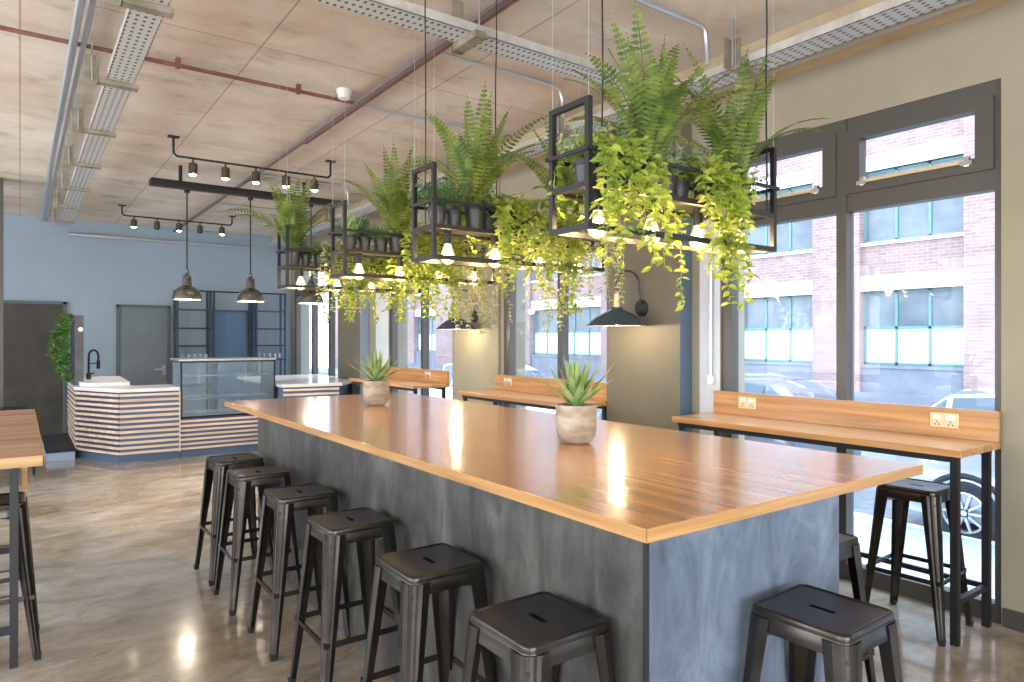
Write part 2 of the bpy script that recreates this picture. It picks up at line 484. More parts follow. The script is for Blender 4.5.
# windows
def window(n, y0, y1, mull, sash=True):
    root = bpy.data.objects.new('window_%d' % n, None); COL.objects.link(root); root.location = (WX + .03, y0, 0)
    tag(root, kind='structure')
    xa, xb = WX + .015, WX + .10
    zt = WT; zr = 2.43
    b = MB()
    b.box(xa, xb, y0, y0 + .035, 0, zt); b.box(xa, xb, y1 - .09, y1, 0, zt)
    for mlo, mhi in mull:
        b.box(xa - .01, xb, mlo, mhi, 0, zt)
    ed = [y0 + .035] + [v for mm in mull for v in mm] + [y1 - .09]
    for i in range(0, len(ed), 2):
        for q0, q1 in ((0, .10), (zr - .06, zr + .05), (zt - .085, zt)):
            b.box(xa, xb, ed[i], ed[i + 1], q0, q1)
    b.build('window_frame', M['frame_dark'], root)
    edges = [y0 + .035] + [v for mm in mull for v in mm] + [y1 - .09]
    for i in range(0, len(edges), 2):
        a, c = edges[i], edges[i + 1]
        g = MB(); g.box(WX + .06, WX + .066, a, c, .10, zr - .06)
        g.build('pane', M['glass'], root)
        if sash and c - a > .4:
            s_ = MB(); t = .09
            z0_, z1_ = zr + .05, zt - .085
            s_.box(xa - .02, xb - .02, a, a + t, z0_, z1_); s_.box(xa - .02, xb - .02, c - t, c, z0_, z1_)
            s_.box(xa - .02, xb - .02, a + t, c - t, z0_, z0_ + .075); s_.box(xa - .02, xb - .02, a + t, c - t, z1_ - .06, z1_)
            so = s_.build('sash', M['frame_dark'], root)
            g = MB(); g.box(WX + .05, WX + .056, a + t, c - t, z0_ + .075, z1_ - .06); g.build('pane', M['glass'], so)
            h = MB(); h.bar((xa - .04, a + .13, z0_ + .06), (xa - .04, c - .13, z0_ + .06), .012, .02)
            h.build('stay_bar', M['brass'], so)
            for yy in (a + .12, c - .12):
                h = MB(); h.box(xa - .06, xa - .015, yy - .03, yy + .03, z0_ + .035, z0_ + .06); h.box(xa - .05, xa - .02, yy - .012, yy + .012, z0_ + .03, z0_ + .085)
                h.build('catch', M['chrome'], so)
        else:
            g = MB(); g.box(WX + .05, WX + .056, a, c, zr + .05, zt - .085); g.build('pane', M['glass'], root)
    return root
window(1, *WINS[2], [(2.31, 2.375)])
window(2, *WINS[3], [(5.16, 5.22)])
window(3, *WINS[4], [(8.0, 8.06)])
window(4, *WINS[5], [(11.33, 11.41), (12.16, 12.24)], False)
window(5, *WINS[1], [(-.45, -.385)])  # this and the next window are unseen, added to admit light
window(6, *WINS[0], [(-3.2, -3.135)])

# doors in back wall
def door(n, x0, x1, zt, mat, handle=None, trim=.05, yoff=0):
    root = bpy.data.objects.new('door_%d' % n, None); COL.objects.link(root); root.location = ((x0 + x1) / 2, YB - .02, 0)
    tag(root, kind='structure')
    b = MB(); y0 = YB - .05
    b.box(x0, x0 + trim, y0, YB, 0, zt); b.box(x1 - trim, x1, y0, YB, 0, zt); b.box(x0, x1, y0, YB, zt - trim, zt)
    b.build('door_frame', M['door_trim'], root, bevel=.004)
    box1('door_leaf', (x0 + trim, x1 - trim, YB - .03, YB - .005, .01, zt - trim), mat, root)
    if handle:
        h = MB(); h.tube([(handle, YB - .03, 1.02), (handle, YB - .09, 1.02)], .012, 8)
        h.tube([(handle, YB - .09, 1.02), (handle - .17, YB - .09, 1.02)], .02, 8); h.box(handle - .03, handle + .03, YB - .036, YB - .03, .92, 1.1)
        h.build('door_handle', M['chrome'], root)
door(1, -.50, .62, 2.16, M['door_dark'])
door(2, 1.33, 2.16, 2.14, M['door_grey'], handle=2.06)
door(3, 2.83, 3.50, 2.09, M['door_blue'], trim=.04)

# ---------------------------------------------------------------- island
isl = thing('island_table', 'long high island table with honey wood top and dark slate base', 'table', (1.87, 3.1, 0))
b = MB(); b.box(1.337, 2.916, 1.25, 5.81, 1.012, 1.05)
top = b.build('tabletop', [M['top_wood']], isl, bevel=.002)
b = MB(); e = .0012
b.box(1.337 - e, 1.337, 1.25 - e, 5.81, 1.0125, 1.0485); b.box(2.916, 2.916 + e, 1.25, 5.81, 1.0125, 1.0485)
b.build('edge_band', M['edge_wood'], isl)
box1('edge_band', (1.337 - e, 2.916, 1.25 - e, 1.25, 1.0125, 1.0485), M['edge_wood_end'], isl)
box1('side_panel', (1.377, 1.397, 1.300, 5.01, 0.0, 1.012), M['slate'], isl, .001)
box1('side_panel', (2.342, 2.362, 1.312, 5.01, 0.0, 1.012), M['slate'], isl, .001)
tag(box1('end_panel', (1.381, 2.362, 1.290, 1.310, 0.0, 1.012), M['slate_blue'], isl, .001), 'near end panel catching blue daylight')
box1('end_panel', (1.397, 2.342, 4.99, 5.01, 0.0, 1.012), M['slate'], isl)
box1('corner_strip', (1.374, 1.386, 1.286, 1.299, 0, 1.012), M['black_matt'], isl)  # black strip stands in for the shadow gap at the corner

# ---------------------------------------------------------------- tolix style stools
def rsq(h, r, z, n=6, hy=None):
    hy = hy or h
    pts = []
    for cx, cy, a0 in ((1, 1, 0), (-1, 1, 90), (-1, -1, 180), (1, -1, 270)):
        for k in range(n):
            a = R(a0 + 90 * k / (n - 1))
            pts.append((cx * (h - r) + r * math.cos(a), cy * (hy - r) + r * math.sin(a), z))
    return pts
def make_stool(label):
    t = thing('bar_stool', label, 'stool', (0, 0, 0), None)
    H = .76
    b = MB()
    # top face with a slot: stadium ring matched by angle
    o0 = rsq(.133, .022, H - .004)
    st = []
    for x, y, z in o0:
        a = math.atan2(y * .35, x) if abs(x) < abs(y) * .35 else math.atan2(y, x)
        L, W = .042, .011
        a = math.atan2(y, x); c, s_ = math.cos(a), math.sin(a)
        q = (abs(c) ** 4 + abs(s_) ** 4) ** -.25
        st.append((W * q * c, L * q * s_, z))
    b.loft([[(x, y, H - .03) for x, y, z in st], [(x, y, H - .0062) for x, y, z in st], o0], 1, False, False)
    b.loft([o0, rsq(.137, .024, H - .001), rsq(.141, .026, H)], 1, True, False)
    b.loft([rsq(.141, .026, H), rsq(.146, .029, H - .002), rsq(.149, .031, H - .007), rsq(.149, .031, H - .022)], 0, True, False)
    b.build('seat', [M['gun'], M['gun_top']], t)
    b = MB()
    b.loft([rsq(.146, .03, H - .020), rsq(.147, .03, H - .024), rsq(.148, .031, H - .026), rsq(.1515, .032, H - .066), rsq(.149, .031, H - .066), rsq(.145, .03, H - .024)], 0, True, False)
    b.build('apron', M['gun'], t)
    zt, zb = H - .026, 0.012
    for sx, sy in ((1, 1), (-1, 1), (-1, -1), (1, -1)):
        b = MB(); rings = []
        for i in range(9):
            f = i / 8
            z = zt + (zb - zt) * f
            if f > .97: z = zb
            h = .1525 + (.205 - .1525) * f
            w = .074 + (.030 - .074) * f
            r = min(.032, w * .6) * (1 - .45 * f)
            th = .006
            out = [(h, h - w), (h + .004, h - w * .6), (h, h - r)]
            for k in range(1, 5):
                a = R(90 * k / 5)
                out.append((h - r + r * math.cos(a), h - r + r * math.sin(a)))
            out += [(h - r, h), (h - w * .6, h + .004), (h - w, h)]
            inn = [(h - w, h - th), (h - r - th, h - th), (h - th - r * .5, h - th - r * .3), (h - th, h - r - th), (h - th, h - w)]
            ring = [(sx * x, sy * y, z) for x, y in out + inn]
            if sx * sy < 0: ring = ring[::-1]
            rings.append(ring[::-1])
        b.loft(rings, 0, False, True)
        lg = b.build('leg', M['gun'], t)
        f = MB(); f.loft([rsq(.014, .006, 0), rsq(.017, .006, .03)], 0, False, True)
        f.v = [(x + sx * .194, y + sy * .194, z) for x, y, z in f.v]
        f.build('foot_cap', M['rubber'], lg)
    hz = .30; h = .181
    for a, c in (((1, 1), (-1, 1)), ((-1, 1), (-1, -1)), ((-1, -1), (1, -1)), ((1, -1), (1, 1))):
        b = MB(); b.bar((a[0] * h, a[1] * h, hz), (c[0] * h, c[1] * h, hz), .008, .022); b.build('stretcher', M['gun'], t)
    b = MB()
    b.bar((.148, .148, H - .07), (-.148, -.148, H - .07), .012, .012)
    b.bar((-.148, .148, H - .083), (.148, -.148, H - .083), .012, .012)
    b.build('cross_brace', M['gun'], t)
    return t
G1 = 'gunmetal bar stools along the slate side of the island'
specs = [
    (1.20, 1.54, 0, 'gunmetal metal bar stool nearest the camera beside the long slate side', G1),
    (1.195, 2.17, 0, 'gunmetal bar stool second from the camera along the slate side', G1),
    (1.185, 2.87, 0, 'gunmetal bar stool third from the camera along the slate side', G1),
    (1.185, 3.54, 0, 'gunmetal bar stool fourth from the camera along the slate side', G1),
    (1.16, 4.22, 0, 'gunmetal bar stool fifth from the camera, beside the slate side', G1),
    (1.165, 4.79, 2, 'farthest gunmetal bar stool in the row along the island', G1),
    (1.92, 1.10, 2, 'black metal bar stool standing at the blue-lit near end of the island', None),
    (2.585, 1.55, 0, 'bar stool half hidden under the overhanging right side of the island', None),
    (3.965, 1.735, 3, 'black metal bar stool tucked at the near window bar by the glass', None),
    (3.93, 2.55, 5, 'bar stool mostly hidden behind the island, under the near window bar', None),
    (-.125, 4.22, 0, 'black bar stool under the near corner of the rustic timber table', None),
    (-.065, 9.7, 0, 'black bar stool standing past the far end of the rustic table', None),
]
st0 = None
for x, y, a, lab, g in specs:
    if st0 is None:
        st0 = make_stool(lab); st0.location = (x, y, 0); st0.rotation_euler = (0, 0, R(a)); st0['group'] = g
    else:
        s_ = dup(st0, (x, y, 0), R(a), lab)
        if g: s_['group'] = g
        elif 'group' in s_: del s_['group']

# ---------------------------------------------------------------- window bars
def socket_plate(parent, x, y, z):
    b = MB(); b.box(x - .008, x, y - .075, y + .075, z - .043, z + .043)
    o = b.build('power_socket', M['brass'], parent, bevel=.003)
    for dy in (-.035, .035):
        q = MB(); q.box(x - .013, x - .008, y + dy - .022, y + dy + .022, z + .005, z + .03); q.build('rocker_switch', M['white'], o)
        q = MB()
        for a, c in ((0, -.01), (-.01, -.025), (.01, -.025)):
            q.box(x - .0095, x - .008, y + dy + a - .003, y + dy + a + .003, z + c - .004, z + c + .004)
        q.build('socket_hole', M['black_matt'], o)
def window_bar(y0, y1, lab, socks, endreturn=False):
    t = thing('window_bar', lab, 'bar table', (4.05, (y0 + y1) / 2, 0), 'wooden bars along the windows')
    box1('tabletop', (3.787, 4.285, y0, y1, .958, .995), M['bar_wood'], t, .003)
    box1('backboard', (4.255, 4.285, y0, y1, .995, 1.16), M['bar_wood'], t, .002)
    for y in (y0 + .05, y1 - .05):
        for x in (3.845, 4.235):
            box1('leg', (x - .018, x + .018, y - .018, y + .018, 0, .958), M['black'], t)
        box1('foot_rail', (3.863, 4.217, y - .014, y + .014, .20, .228), M['black'], t)
    b = MB(); b.box(3.82, 3.85, y0 + .03, y1 - .03, .925, .958); b.box(4.22, 4.25, y0 + .03, y1 - .03, .925, .958)
    b.build('rail', M['black'], t)
    box1('foot_rail', (4.225, 4.245, y0 + .05, y1 - .05, .20, .228), M['black'], t)
    for y in socks: socket_plate(t, 4.255, y, 1.09)
window_bar(1.445, 3.30, 'nearest wooden window bar on black legs, brass sockets in its backboard', (1.71, 3.0))
window_bar(4.41, 6.24, 'middle wooden window bar with backboard, behind the larger agave', (5.98,))
window_bar(7.27, 9.22, 'farthest wooden window bar with backboard, behind the smaller agave', (7.75,))

# conduit drop beside near window
b = MB(); b.tube([(WX - .03, 3.345, 3.3), (WX - .03, 3.345, 1.26)], .012, 10)
c0 = b.build('wall_conduit', M['pipe'])
tag(c0, 'thin steel conduit running down the wall beside the near window', 'conduit')
b = MB(); b.lathe([(.001, .0), (.03, .005), (.032, .05), (.02, .075), (.001, .08)], (WX - .034, 3.345, 1.20), 14); b.build('junction_box', M['white'], c0)

# ---------------------------------------------------------------- rustic table
rt = thing('rustic_table', 'rustic reclaimed timber high table with black steel leg frame', 'table', (-.5, 4.76, 0))
b = MB()
n = 4; x0 = -1.05; w = (0.083 - x0) / n
for i in range(n): b.box(x0 + i * w, x0 + (i + 1) * w - .003, 3.57, 5.95, 1.005, 1.05)
b.build('tabletop', [M['rustic']], rt, bevel=.003)
b = MB(); b.box(x0, .085, 3.566, 3.57, 1.005, 1.049); b.box(.0805, .086, 3.566, 5.95, 1.005, 1.049)
b.build('edge_band', M['raw_edge'], rt)
for y in (3.98, 5.5):
    b = MB()
    for x in (-.040, -.92): b.box(x, x + .034, y, y + .02, 0, 1.005)
    b.box(-.886, -.040, y + .002, y + .018, .16, .2); b.box(-.886, -.040, y + .002, y + .018, .96, 1.005)
    b.build('leg_frame', M['black'], rt)
b = MB()
for z in (.34, .46, .58, .76): b.bar((-.03, 3.99, z), (-.9, 3.99, z), .008)
b.build('cross_rail', M['black'], rt)
b = MB(); b.box(.01, .04, 5.52, 5.58, 0, 1.005); b.build('support_post', M['raw_edge'], rt)

# ---------------------------------------------------------------- back counter
def slats(face_pts, z0, z1, n, backmat, name, parent, th=.022, gap=.5):
    (xa, ya), (xb, yb) = face_pts
    d = Vector((xb - xa, yb - ya, 0)); L = d.length; d.normalize()
    nrm = Vector((d.y, -d.x, 0))
    A = Vector((xa, ya, 0)); B = Vector((xb, yb, 0))
    bk = MB(); bk.bar(A + nrm * -.01 + Vector((0, 0, (z0 + z1) / 2)), B + nrm * -.01 + Vector((0, 0, (z0 + z1) / 2)), .02, z1 - z0)
    bk.build('backing_board', backmat, parent)
    s_ = MB(); p = (z1 - z0) / n
    for i in range(n):
        z = z0 + p * (i + .5)
        s_.bar(A + nrm * th / 2 + Vector((0, 0, z)), B + nrm * th / 2 + Vector((0, 0, z)), th, p * gap * .92)
    s_.build(name, M['slat_wood'], parent)
cx = [(.60, 12.2), (.606, 10.62), (1.014, 9.79), (1.69, 9.77)]
ct = thing('service_counter', 'angled service counter with pale timber slats and white stone top', 'counter', (1.1, 10.6, 0))
slats((cx[0], cx[1]), .08, .875, 12, M['slat_back'], 'slatted_front', ct)
slats((cx[1], cx[2]), .08, .875, 12, M['slat_back'], 'slatted_front', ct)
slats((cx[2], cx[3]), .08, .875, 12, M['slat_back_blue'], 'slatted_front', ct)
b = MB(); b.prism([(.64, 12.2), (.64, 10.65), (1.03, 9.83), (1.66, 9.81), (1.66, 10.35), (1.2, 10.4), (1.2, 12.2)][::1], 0, .875)
b.build('carcass', M['slat_back'], ct)
b = MB()
for (p, q) in ((cx[1], cx[2]), (cx[2], cx[3])):
    b.bar((p[0], p[1], .04), (q[0], q[1], .04), .02, .08)
b.build('kick_board', M['navy'], ct)
b = MB(); b.prism([(.575, 12.2), (.575, 10.61), (1.0, 9.745), (1.69, 9.735), (1.69, 10.40), (1.22, 10.42), (1.22, 12.2)], .88, .925)
b.build('stone_top', M['marble'], ct, bevel=.003)
b = MB(); b.prism([(.64, 12.2), (.64, 10.62), (.80, 10.45), (1.2, 10.45), (1.26, 12.2)], .926, .975)
b.build('raised_worktop', M['marble'], ct, bevel=.003)
fc = thing('kitchen_tap', 'black spring-neck kitchen tap standing on the white worktop', 'tap', (.80, 11.5, .975))
b = MB(); pts = [(.80, 11.5, .975), (.80, 11.5, 1.30)]
for k in range(0, 9):
    a = PI - PI * k / 8
    pts.append((.86 + .06 * math.cos(a), 11.5, 1.30 + .09 * math.sin(a)))
pts.append((.92, 11.5, 1.22))
b.tube(pts, .014, 8); b.build('spout', M['black'], fc)
b = MB(); b.tube([(.92, 11.5, 1.24), (.92, 11.5, 1.12)], .024, 10); b.build('spray_head', M['black'], fc)
b = MB(); b.tube([(.80, 11.5, .975), (.80, 11.5, 1.06)], .03, 10); b.tube([(.80, 11.5, 1.05), (.87, 11.5, 1.06)], .01, 8); b.build('tap_body', M['black'], fc)
b = MB(); b.tube([(.80, 11.5, 1.2), (.92, 11.5, 1.2)], .008, 6); b.build('support_arm', M['black'], fc)
# display case
dc = thing('display_case', 'glass bakery display case with black frame on a slatted base', 'display case', (2.31, 10.0, 0))
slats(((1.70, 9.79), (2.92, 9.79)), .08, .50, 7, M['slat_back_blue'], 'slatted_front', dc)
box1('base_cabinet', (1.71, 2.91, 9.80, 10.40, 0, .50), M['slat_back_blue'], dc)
box1('kick_board', (1.70, 2.92, 9.775, 9.79, 0, .08), M['navy'], dc)
X0, X1, Y0, Y1, Z0, Z1 = 1.70, 2.92, 9.76, 10.40, .53, 1.26
b = MB(); t_ = .022
for x in (X0, X1 - t_):
    for y in (Y0, Y1 - t_): b.box(x, x + t_, y, y + t_, Z0, Z1)
for z in (Z0 - .02, Z1 - t_):
    for y in (Y0, Y1 - t_): b.box(X0, X1, y, y + t_, z, z + t_)
    for x in (X0, X1 - t_): b.box(x, x + t_, Y0, Y1, z, z + t_)
b.box(2.24, 2.29, Y1 - .03, Y1, Z0, Z1)
b.build('case_frame', M['black'], dc)
box1('case_floor', (X0, X1, Y0 + .02, Y1, Z0 - .02, Z0 + .015), M['marble'], dc)
box1('case_top', (X0 - .02, X1 + .01, Y0 - .01, Y1 + .02, Z1, Z1 + .022), M['steel'], dc)
box1('front_glass', (X0 + .02, X1 - .02, Y0 + .006, Y0 + .012, Z0, Z1 - .02), M['case_glass'], dc)
for x in (X0 + .004, X1 - .012): box1('side_glass', (x, x + .006, Y0 + .02, Y1 - .02, Z0, Z1 - .02), M['case_glass'], dc)
for z in (.75, 1.05):
    box1('glass_shelf', (X0 + .03, X1 - .03, Y0 + .08, Y1 - .04, z, z + .012), M['tumbler_glass'], dc)
    box1('shelf_trim', (X0 + .03, X1 - .03, Y0 + .07, Y0 + .08, z - .004, z + .014), M['chrome'], dc)
box1('end_trim', (1.685, 1.698, 9.745, 9.80, .08, .875), M['slat_wood'], ct)
# right counter
rc = thing('corner_counter', 'short slatted counter with white top right of the display case', 'counter', (3.35, 9.8, 0))
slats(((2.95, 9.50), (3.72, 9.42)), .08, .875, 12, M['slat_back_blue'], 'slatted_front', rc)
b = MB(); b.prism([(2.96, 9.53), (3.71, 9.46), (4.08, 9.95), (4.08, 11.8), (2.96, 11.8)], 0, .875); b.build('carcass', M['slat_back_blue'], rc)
b = MB(); b.prism([(2.93, 9.47), (3.75, 9.38), (4.14, 9.9), (4.14, 10.64), (4.28, 10.66), (4.28, 11.9), (2.93, 11.9)], .88, .925); b.build('stone_top', M['marble'], rc, bevel=.003)
# plinth
pl = thing('floor_plinth', 'low blue-edged floor plinth left of the slatted counter', 'plinth', (.42, 11, 0))
box1('plinth_top', (.26, .585, 10.42, 12.3, .105, .13), M['black_matt'], pl)
box1('plinth_side', (.27, .575, 10.43, 12.29, 0, .105), M['plinth'], pl)

M['navy_steel'] = plain('navy_steel', (0.035, 0.06, 0.09), rough=.4, metal=.3)
# back shelving unit
su = thing('shelving_unit', 'tall black open steel shelving framing the blue door on the back wall', 'shelving', (3.15, 13.2, 0))
px = [2.22, 2.76, 2.815, 3.50, 3.55, 4.08]
for x in px:
    b = MB()
    for y in (13.03, 13.30): b.box(x - .018, x + .018, y - .018, y + .018, 0, 2.41)
    b.build('upright', M['navy_steel'], su)
for z in (.75, 1.18, 1.44, 1.75, 2.08):
    for x0, x1 in ((2.22, 2.79), (3.52, 4.08)):
        box1('shelf', (x0, x1, 13.01, 13.32, z - .022, z), M['black'] if z < 2 else M['frame_dark'], su)
box1('top_rail', (2.2, 4.1, 13.01, 13.05, 2.385, 2.41), M['black'], su)
gl = None
for bay, (xs, nm) in enumerate((((2.32, 2.42, 2.52, 2.62, 2.70), 'left'), ((3.62, 3.72, 3.82, 3.92, 4.0), 'right'))):
    for i, x in enumerate(xs):
        if gl is None:
            b = MB(); b.lathe([(.001, 0), (.028, 0), (.035, .10), (.033, .10), (.026, .006), (.001, .006)], (0, 0, 0), 12)
            o = gl = b.build('drinking_glass', M['tumbler_glass'])
        else:
            o = gl.copy(); COL.objects.link(o)
        o.location = (x, 13.12, 1.181)
        tag(o, 'clear glass in the row on the %s bay of the black shelving' % nm, 'glass', 'glasses on the %s bay of the shelving' % nm)

# green wall panel
gp = thing('green_wall', 'dark upright board covered in green foliage at the counter end', 'plant wall', (.62, 11.2, .93))
box1('board', (.60, .70, 10.90, 11.9, .93, 1.87), M['walldark_panel'], gp)
random.seed(5)
def leaf(b, p, d, L, W, nrm=None, fold=.25, mi=0, droop=0.0):
    """pointed leaf of 8 verts folded on its midrib"""
    d = Vector(d).normalized()
    nrm = Vector(nrm) if nrm else Vector((random.uniform(-1, 1), random.uniform(-1, 1), random.uniform(.2, 1)))
    s_ = d.cross(nrm)
    if s_.length < 1e-3: s_ = d.cross(Vector((1, 0, 0)))
    s_.normalize(); n = s_.cross(d)
    p = Vector(p)
    vs = [p]
    for f, w in ((.3, .85), (.62, .8)):
        c = p + d * L * f + Vector((0, 0, -droop * L * f * f))
        vs += [c + s_ * W * w / 2 + n * W * fold, c, c - s_ * W * w / 2 + n * W * fold]
    vs.append(p + d * L + Vector((0, 0, -droop * L)))
    b.add(vs, [(0, 1, 2), (0, 2, 3), (1, 4, 5, 2), (2, 5, 6, 3), (4, 7, 5), (5, 7, 6)], mi, True)
b = MB()
for i in range(900):
    y = random.uniform(10.92, 11.88); z = random.uniform(.98, 1.88); th = random.random() ** .7
    bul = .2 * math.sin(PI * (z - .93) / .98) + .03
    x = .60 - bul * th
    leaf(b, (x, y, z), (-random.uniform(.3, 1), random.uniform(-1, .5), random.uniform(-.8, .6)), random.uniform(.05, .11), random.uniform(.02, .04))
b.build('foliage', M['moss'], gp)
b = MB(); b.lathe([(.001, 0), (.03, .0), (.03, .01), (.001, .01)], (0, 0, 0), 12)
b.v = [(.665 + x, 10.899 - z, 1.68 + y) for x, y, z in b.v]; b.build('switch_plate', M['brass'], gp)

# ---------------------------------------------------------------- ceiling services
def tray(axis, a0, a1, c0, c1, z, lab, brk, parent_loc, hangside=-1, hang=True):
    t = thing('cable_tray', lab, 'cable tray', parent_loc)
    b = MB(); sd = MB(); h = .055
    if axis == 'y':
        b.box(c0, c1, a0, a1, z, z + .004)
        sd.box(c0, c0 + .003, a0, a1, z, z + h); sd.box(c1 - .003, c1, a0, a1, z, z + h)
    else:
        b.box(a0, a1, c0, c1, z, z + .004)
        sd.box(a0, a1, c0, c0 + .003, z, z + h); sd.box(a0, a1, c1 - .003, c1, z, z + h)
    b.build('tray_base', M['tray'], t); sd.build('tray_side', M['tray_side'], t)
    for q in brk:
        m_ = MB()
        if axis == 'y':
            m_.box(c0 - .05, c1 + .03, q - .035, q + .035, z - .03, z - .002)
            m_.box(c0 - .055, c0 - .045, q - .035, q + .035, z - .03, z + .16)
            m_.box(c0 - .12, c0 - .05, q + .03, q + .036, z - .03, z + .16)
            rx, ry = c0 - .08, q
        else:
            m_.box(q - .035, q + .035, c0 - .05, c1 + .05, z - .04, z - .002)
            m_.box(q - .035, q + .035, c1 + .02, c1 + .03, z - .04, z + .26)
            rx, ry = q, c0 - .03
        br = m_.build('bracket', M['bracket'], t)
        r = MB(); r.tube([(rx, ry, z - .02), (rx, ry, CEIL - .002)], .005, 6); r.build('threaded_rod', M['pipe'], br)
tray('y', -1.0, 12.3, .46, .615, 3.25, 'galvanised perforated cable tray along the left of the ceiling', [1.3, 2.6, 3.9, 5.2, 6.5, 7.8, 9.1, 10.4, 11.7], (.54, 6, 3.25))
tray('x', .95, 3.60, 3.20, 3.37, 3.25, 'galvanised cable tray crossing the ceiling above the island', [2.06], (2.3, 3.29, 3.25))
tray('y', -3.0, 12.6, 3.64, 3.84, 3.25, 'galvanised cable tray running beside the window wall ceiling edge', [1.0, 2.62, 4.3, 6.0, 7.7, 9.4, 11.1], (3.75, 5, 3.25))
def pipe(name, pts, r, mat, lab, cat, clips=None):
    b = MB(); b.tube(pts, r, 10); o = b.build(name, mat)
    tag(o, lab, cat)
    if clips:
        for p in clips:
            c = MB(); c.box(p[0] - .015, p[0] + .015, p[1] - .02, p[1] + .02, p[2] - .02, CEIL); c.build('pipe_clip', mat, o)
    return o
pipe('steel_conduit', [(.275, -2, 3.44), (.275, 13.3, 3.44)], .024, M['pipe'], 'left one of two long steel conduits left of the tray', 'conduit')
pipe('steel_conduit', [(.335, -2, 3.46), (.335, 13.3, 3.46)], .017, M['pipe'], 'right, thinner one of two long steel conduits left of the tray', 'conduit')
pipe('sprinkler_pipe', [(XL, 5.26, 3.47), (2.25, 5.26, 3.47)], .015, M['redpipe'], 'red oxide pipe crossing the ceiling left to right', 'pipe', [(-.6, 5.26, 3.47), (.9, 5.26, 3.47), (1.75, 5.26, 3.47)])
b = MB(); b.box(2.20, 2.245, -2, 13.35, 3.45, 3.475); b.tube([(2.27, -2, 3.47), (2.27, 6.6, 3.47)], .018, 8, 1)
tag(b.build('sprinkler_channel', [M['greypipe'], M['redpipe']]), 'brown-red ceiling channel running from above the island to the back wall', 'pipe')
b = MB(); b.lathe([(.001, 0), (.045, .0), (.05, .03), (.06, .05), (.06, .07)], (2.08, 5.16, 3.45), 16)
tag(b.build('smoke_detector', M['white']), 'white round smoke detector beside the red ceiling pipe', 'detector')
pts = [(2.3, 2.73, 3.48), (3.30, 2.73, 3.48)] + [(3.38 + .07 * math.sin(a), 2.73, 3.41 + .07 * math.cos(a)) for a in (.3, .8, 1.3)] + [(3.46, 2.73, 3.3), (3.46, 2.73, 3.25)]
pipe('steel_conduit', pts, .016, M['pipe'], 'steel conduit bending down above the nearest hanging planter', 'conduit')
for i, (y, lab) in enumerate(((4.05, 'steel conduit with downward bend over the second hanging planter'), (5.35, 'steel conduit with downward bend over the third hanging planter'), (8.3, 'grey conduit bending down right of the track lights'), (10.4, 'grey conduit bending down near the far window wall'))):
    x1 = 3.40
    pts = [(2.3, y, 3.49), (x1 - .1, y, 3.49), (x1 - .03, y, 3.46), (x1, y, 3.40), (x1, y, 3.26)]
    pipe('steel_conduit', pts, .014, M['pipe'], lab, 'conduit')
pipe('back_wall_pipe', [(.65, 13.33, 3.27), (3.55, 13.33, 3.27)], .028, M['pipe'], 'horizontal steel pipe running high across the blue back wall', 'pipe')
pipe('window_wall_pipe', [(4.05, -2, 3.33), (4.05, 13.3, 3.33)], .018, M['pipe'], 'slim steel pipe under the concrete edge beam by the windows', 'pipe')

# track lights
def track(y, x0, x1, z, xs, lab, on, side):
    t = thing('track_light', lab, 'track light', ((x0 + x1) / 2, y, z))
    b = MB(); b.tube([(x0, y, CEIL), (x0, y, z + .03), (x0 + .03, y, z), (x1 - .03, y, z), (x1, y, z + .03), (x1, y, CEIL)], .012, 8)
    b.build('rail', M['black'], t)
    for x in (x0, x1):
        b = MB(); b.box(x - .05, x + .05, y - .03, y + .03, CEIL - .015, CEIL); b.build('ceiling_plate', M['black'], t)
    for x, o_ in zip(xs, on):
        b = MB(); b.tube([(x, y, z), (x, y, z - .05)], .01, 6)
        b.lathe([(.001, -.045), (.03, -.045), (.042, -.055), (.042, -.16), (.036, -.16), (.034, -.13)], (x, y, z), 16)
        s_ = b.build('spot', M['spot_body'], t)
        g = MB(); g.lathe([(.001, -.172), (.022, -.170), (.036, -.158), (.036, -.15)], (x, y, z), 16); g.build('lamp_lens', M['spot_glow'] if o_ else M['black'], s_)
        if o_:
            li = bpy.data.lights.new('spot_lamp', 'SPOT'); li.energy = 150; li.color = (1, .85, .65); li.spot_size = R(80); li.spot_blend = .6; li.shadow_soft_size = .04
            lo = bpy.data.objects.new('spot_lamp', li); COL.objects.link(lo); lo.location = (x, y, z - .17)
a_ = math.atan2(.5845, .8114)
sa, ca = math.sin(R(35.77)), math.cos(R(35.77))
def xat(u, y):
    t = (u - 512) / 683.0
    return y * (sa + t * ca) / (ca - t * sa)
track(7.3, xat(173.5, 7.3), xat(330.5, 7.3), 3.33, [xat(u, 7.3) for u in (193, 225.5, 256, 286, 314.5)], 'nearer black ceiling track with five lit spotlights', (1, 1, 1, 1, 1), 1)
track(11.5, xat(122, 11.5), xat(232, 11.5), 3.37, [xat(u, 11.5) for u in (134, 157, 179, 200, 222)], 'farther black ceiling track with five small spotlights by the back wall', (1, 0, 1, 0, 1), 1)
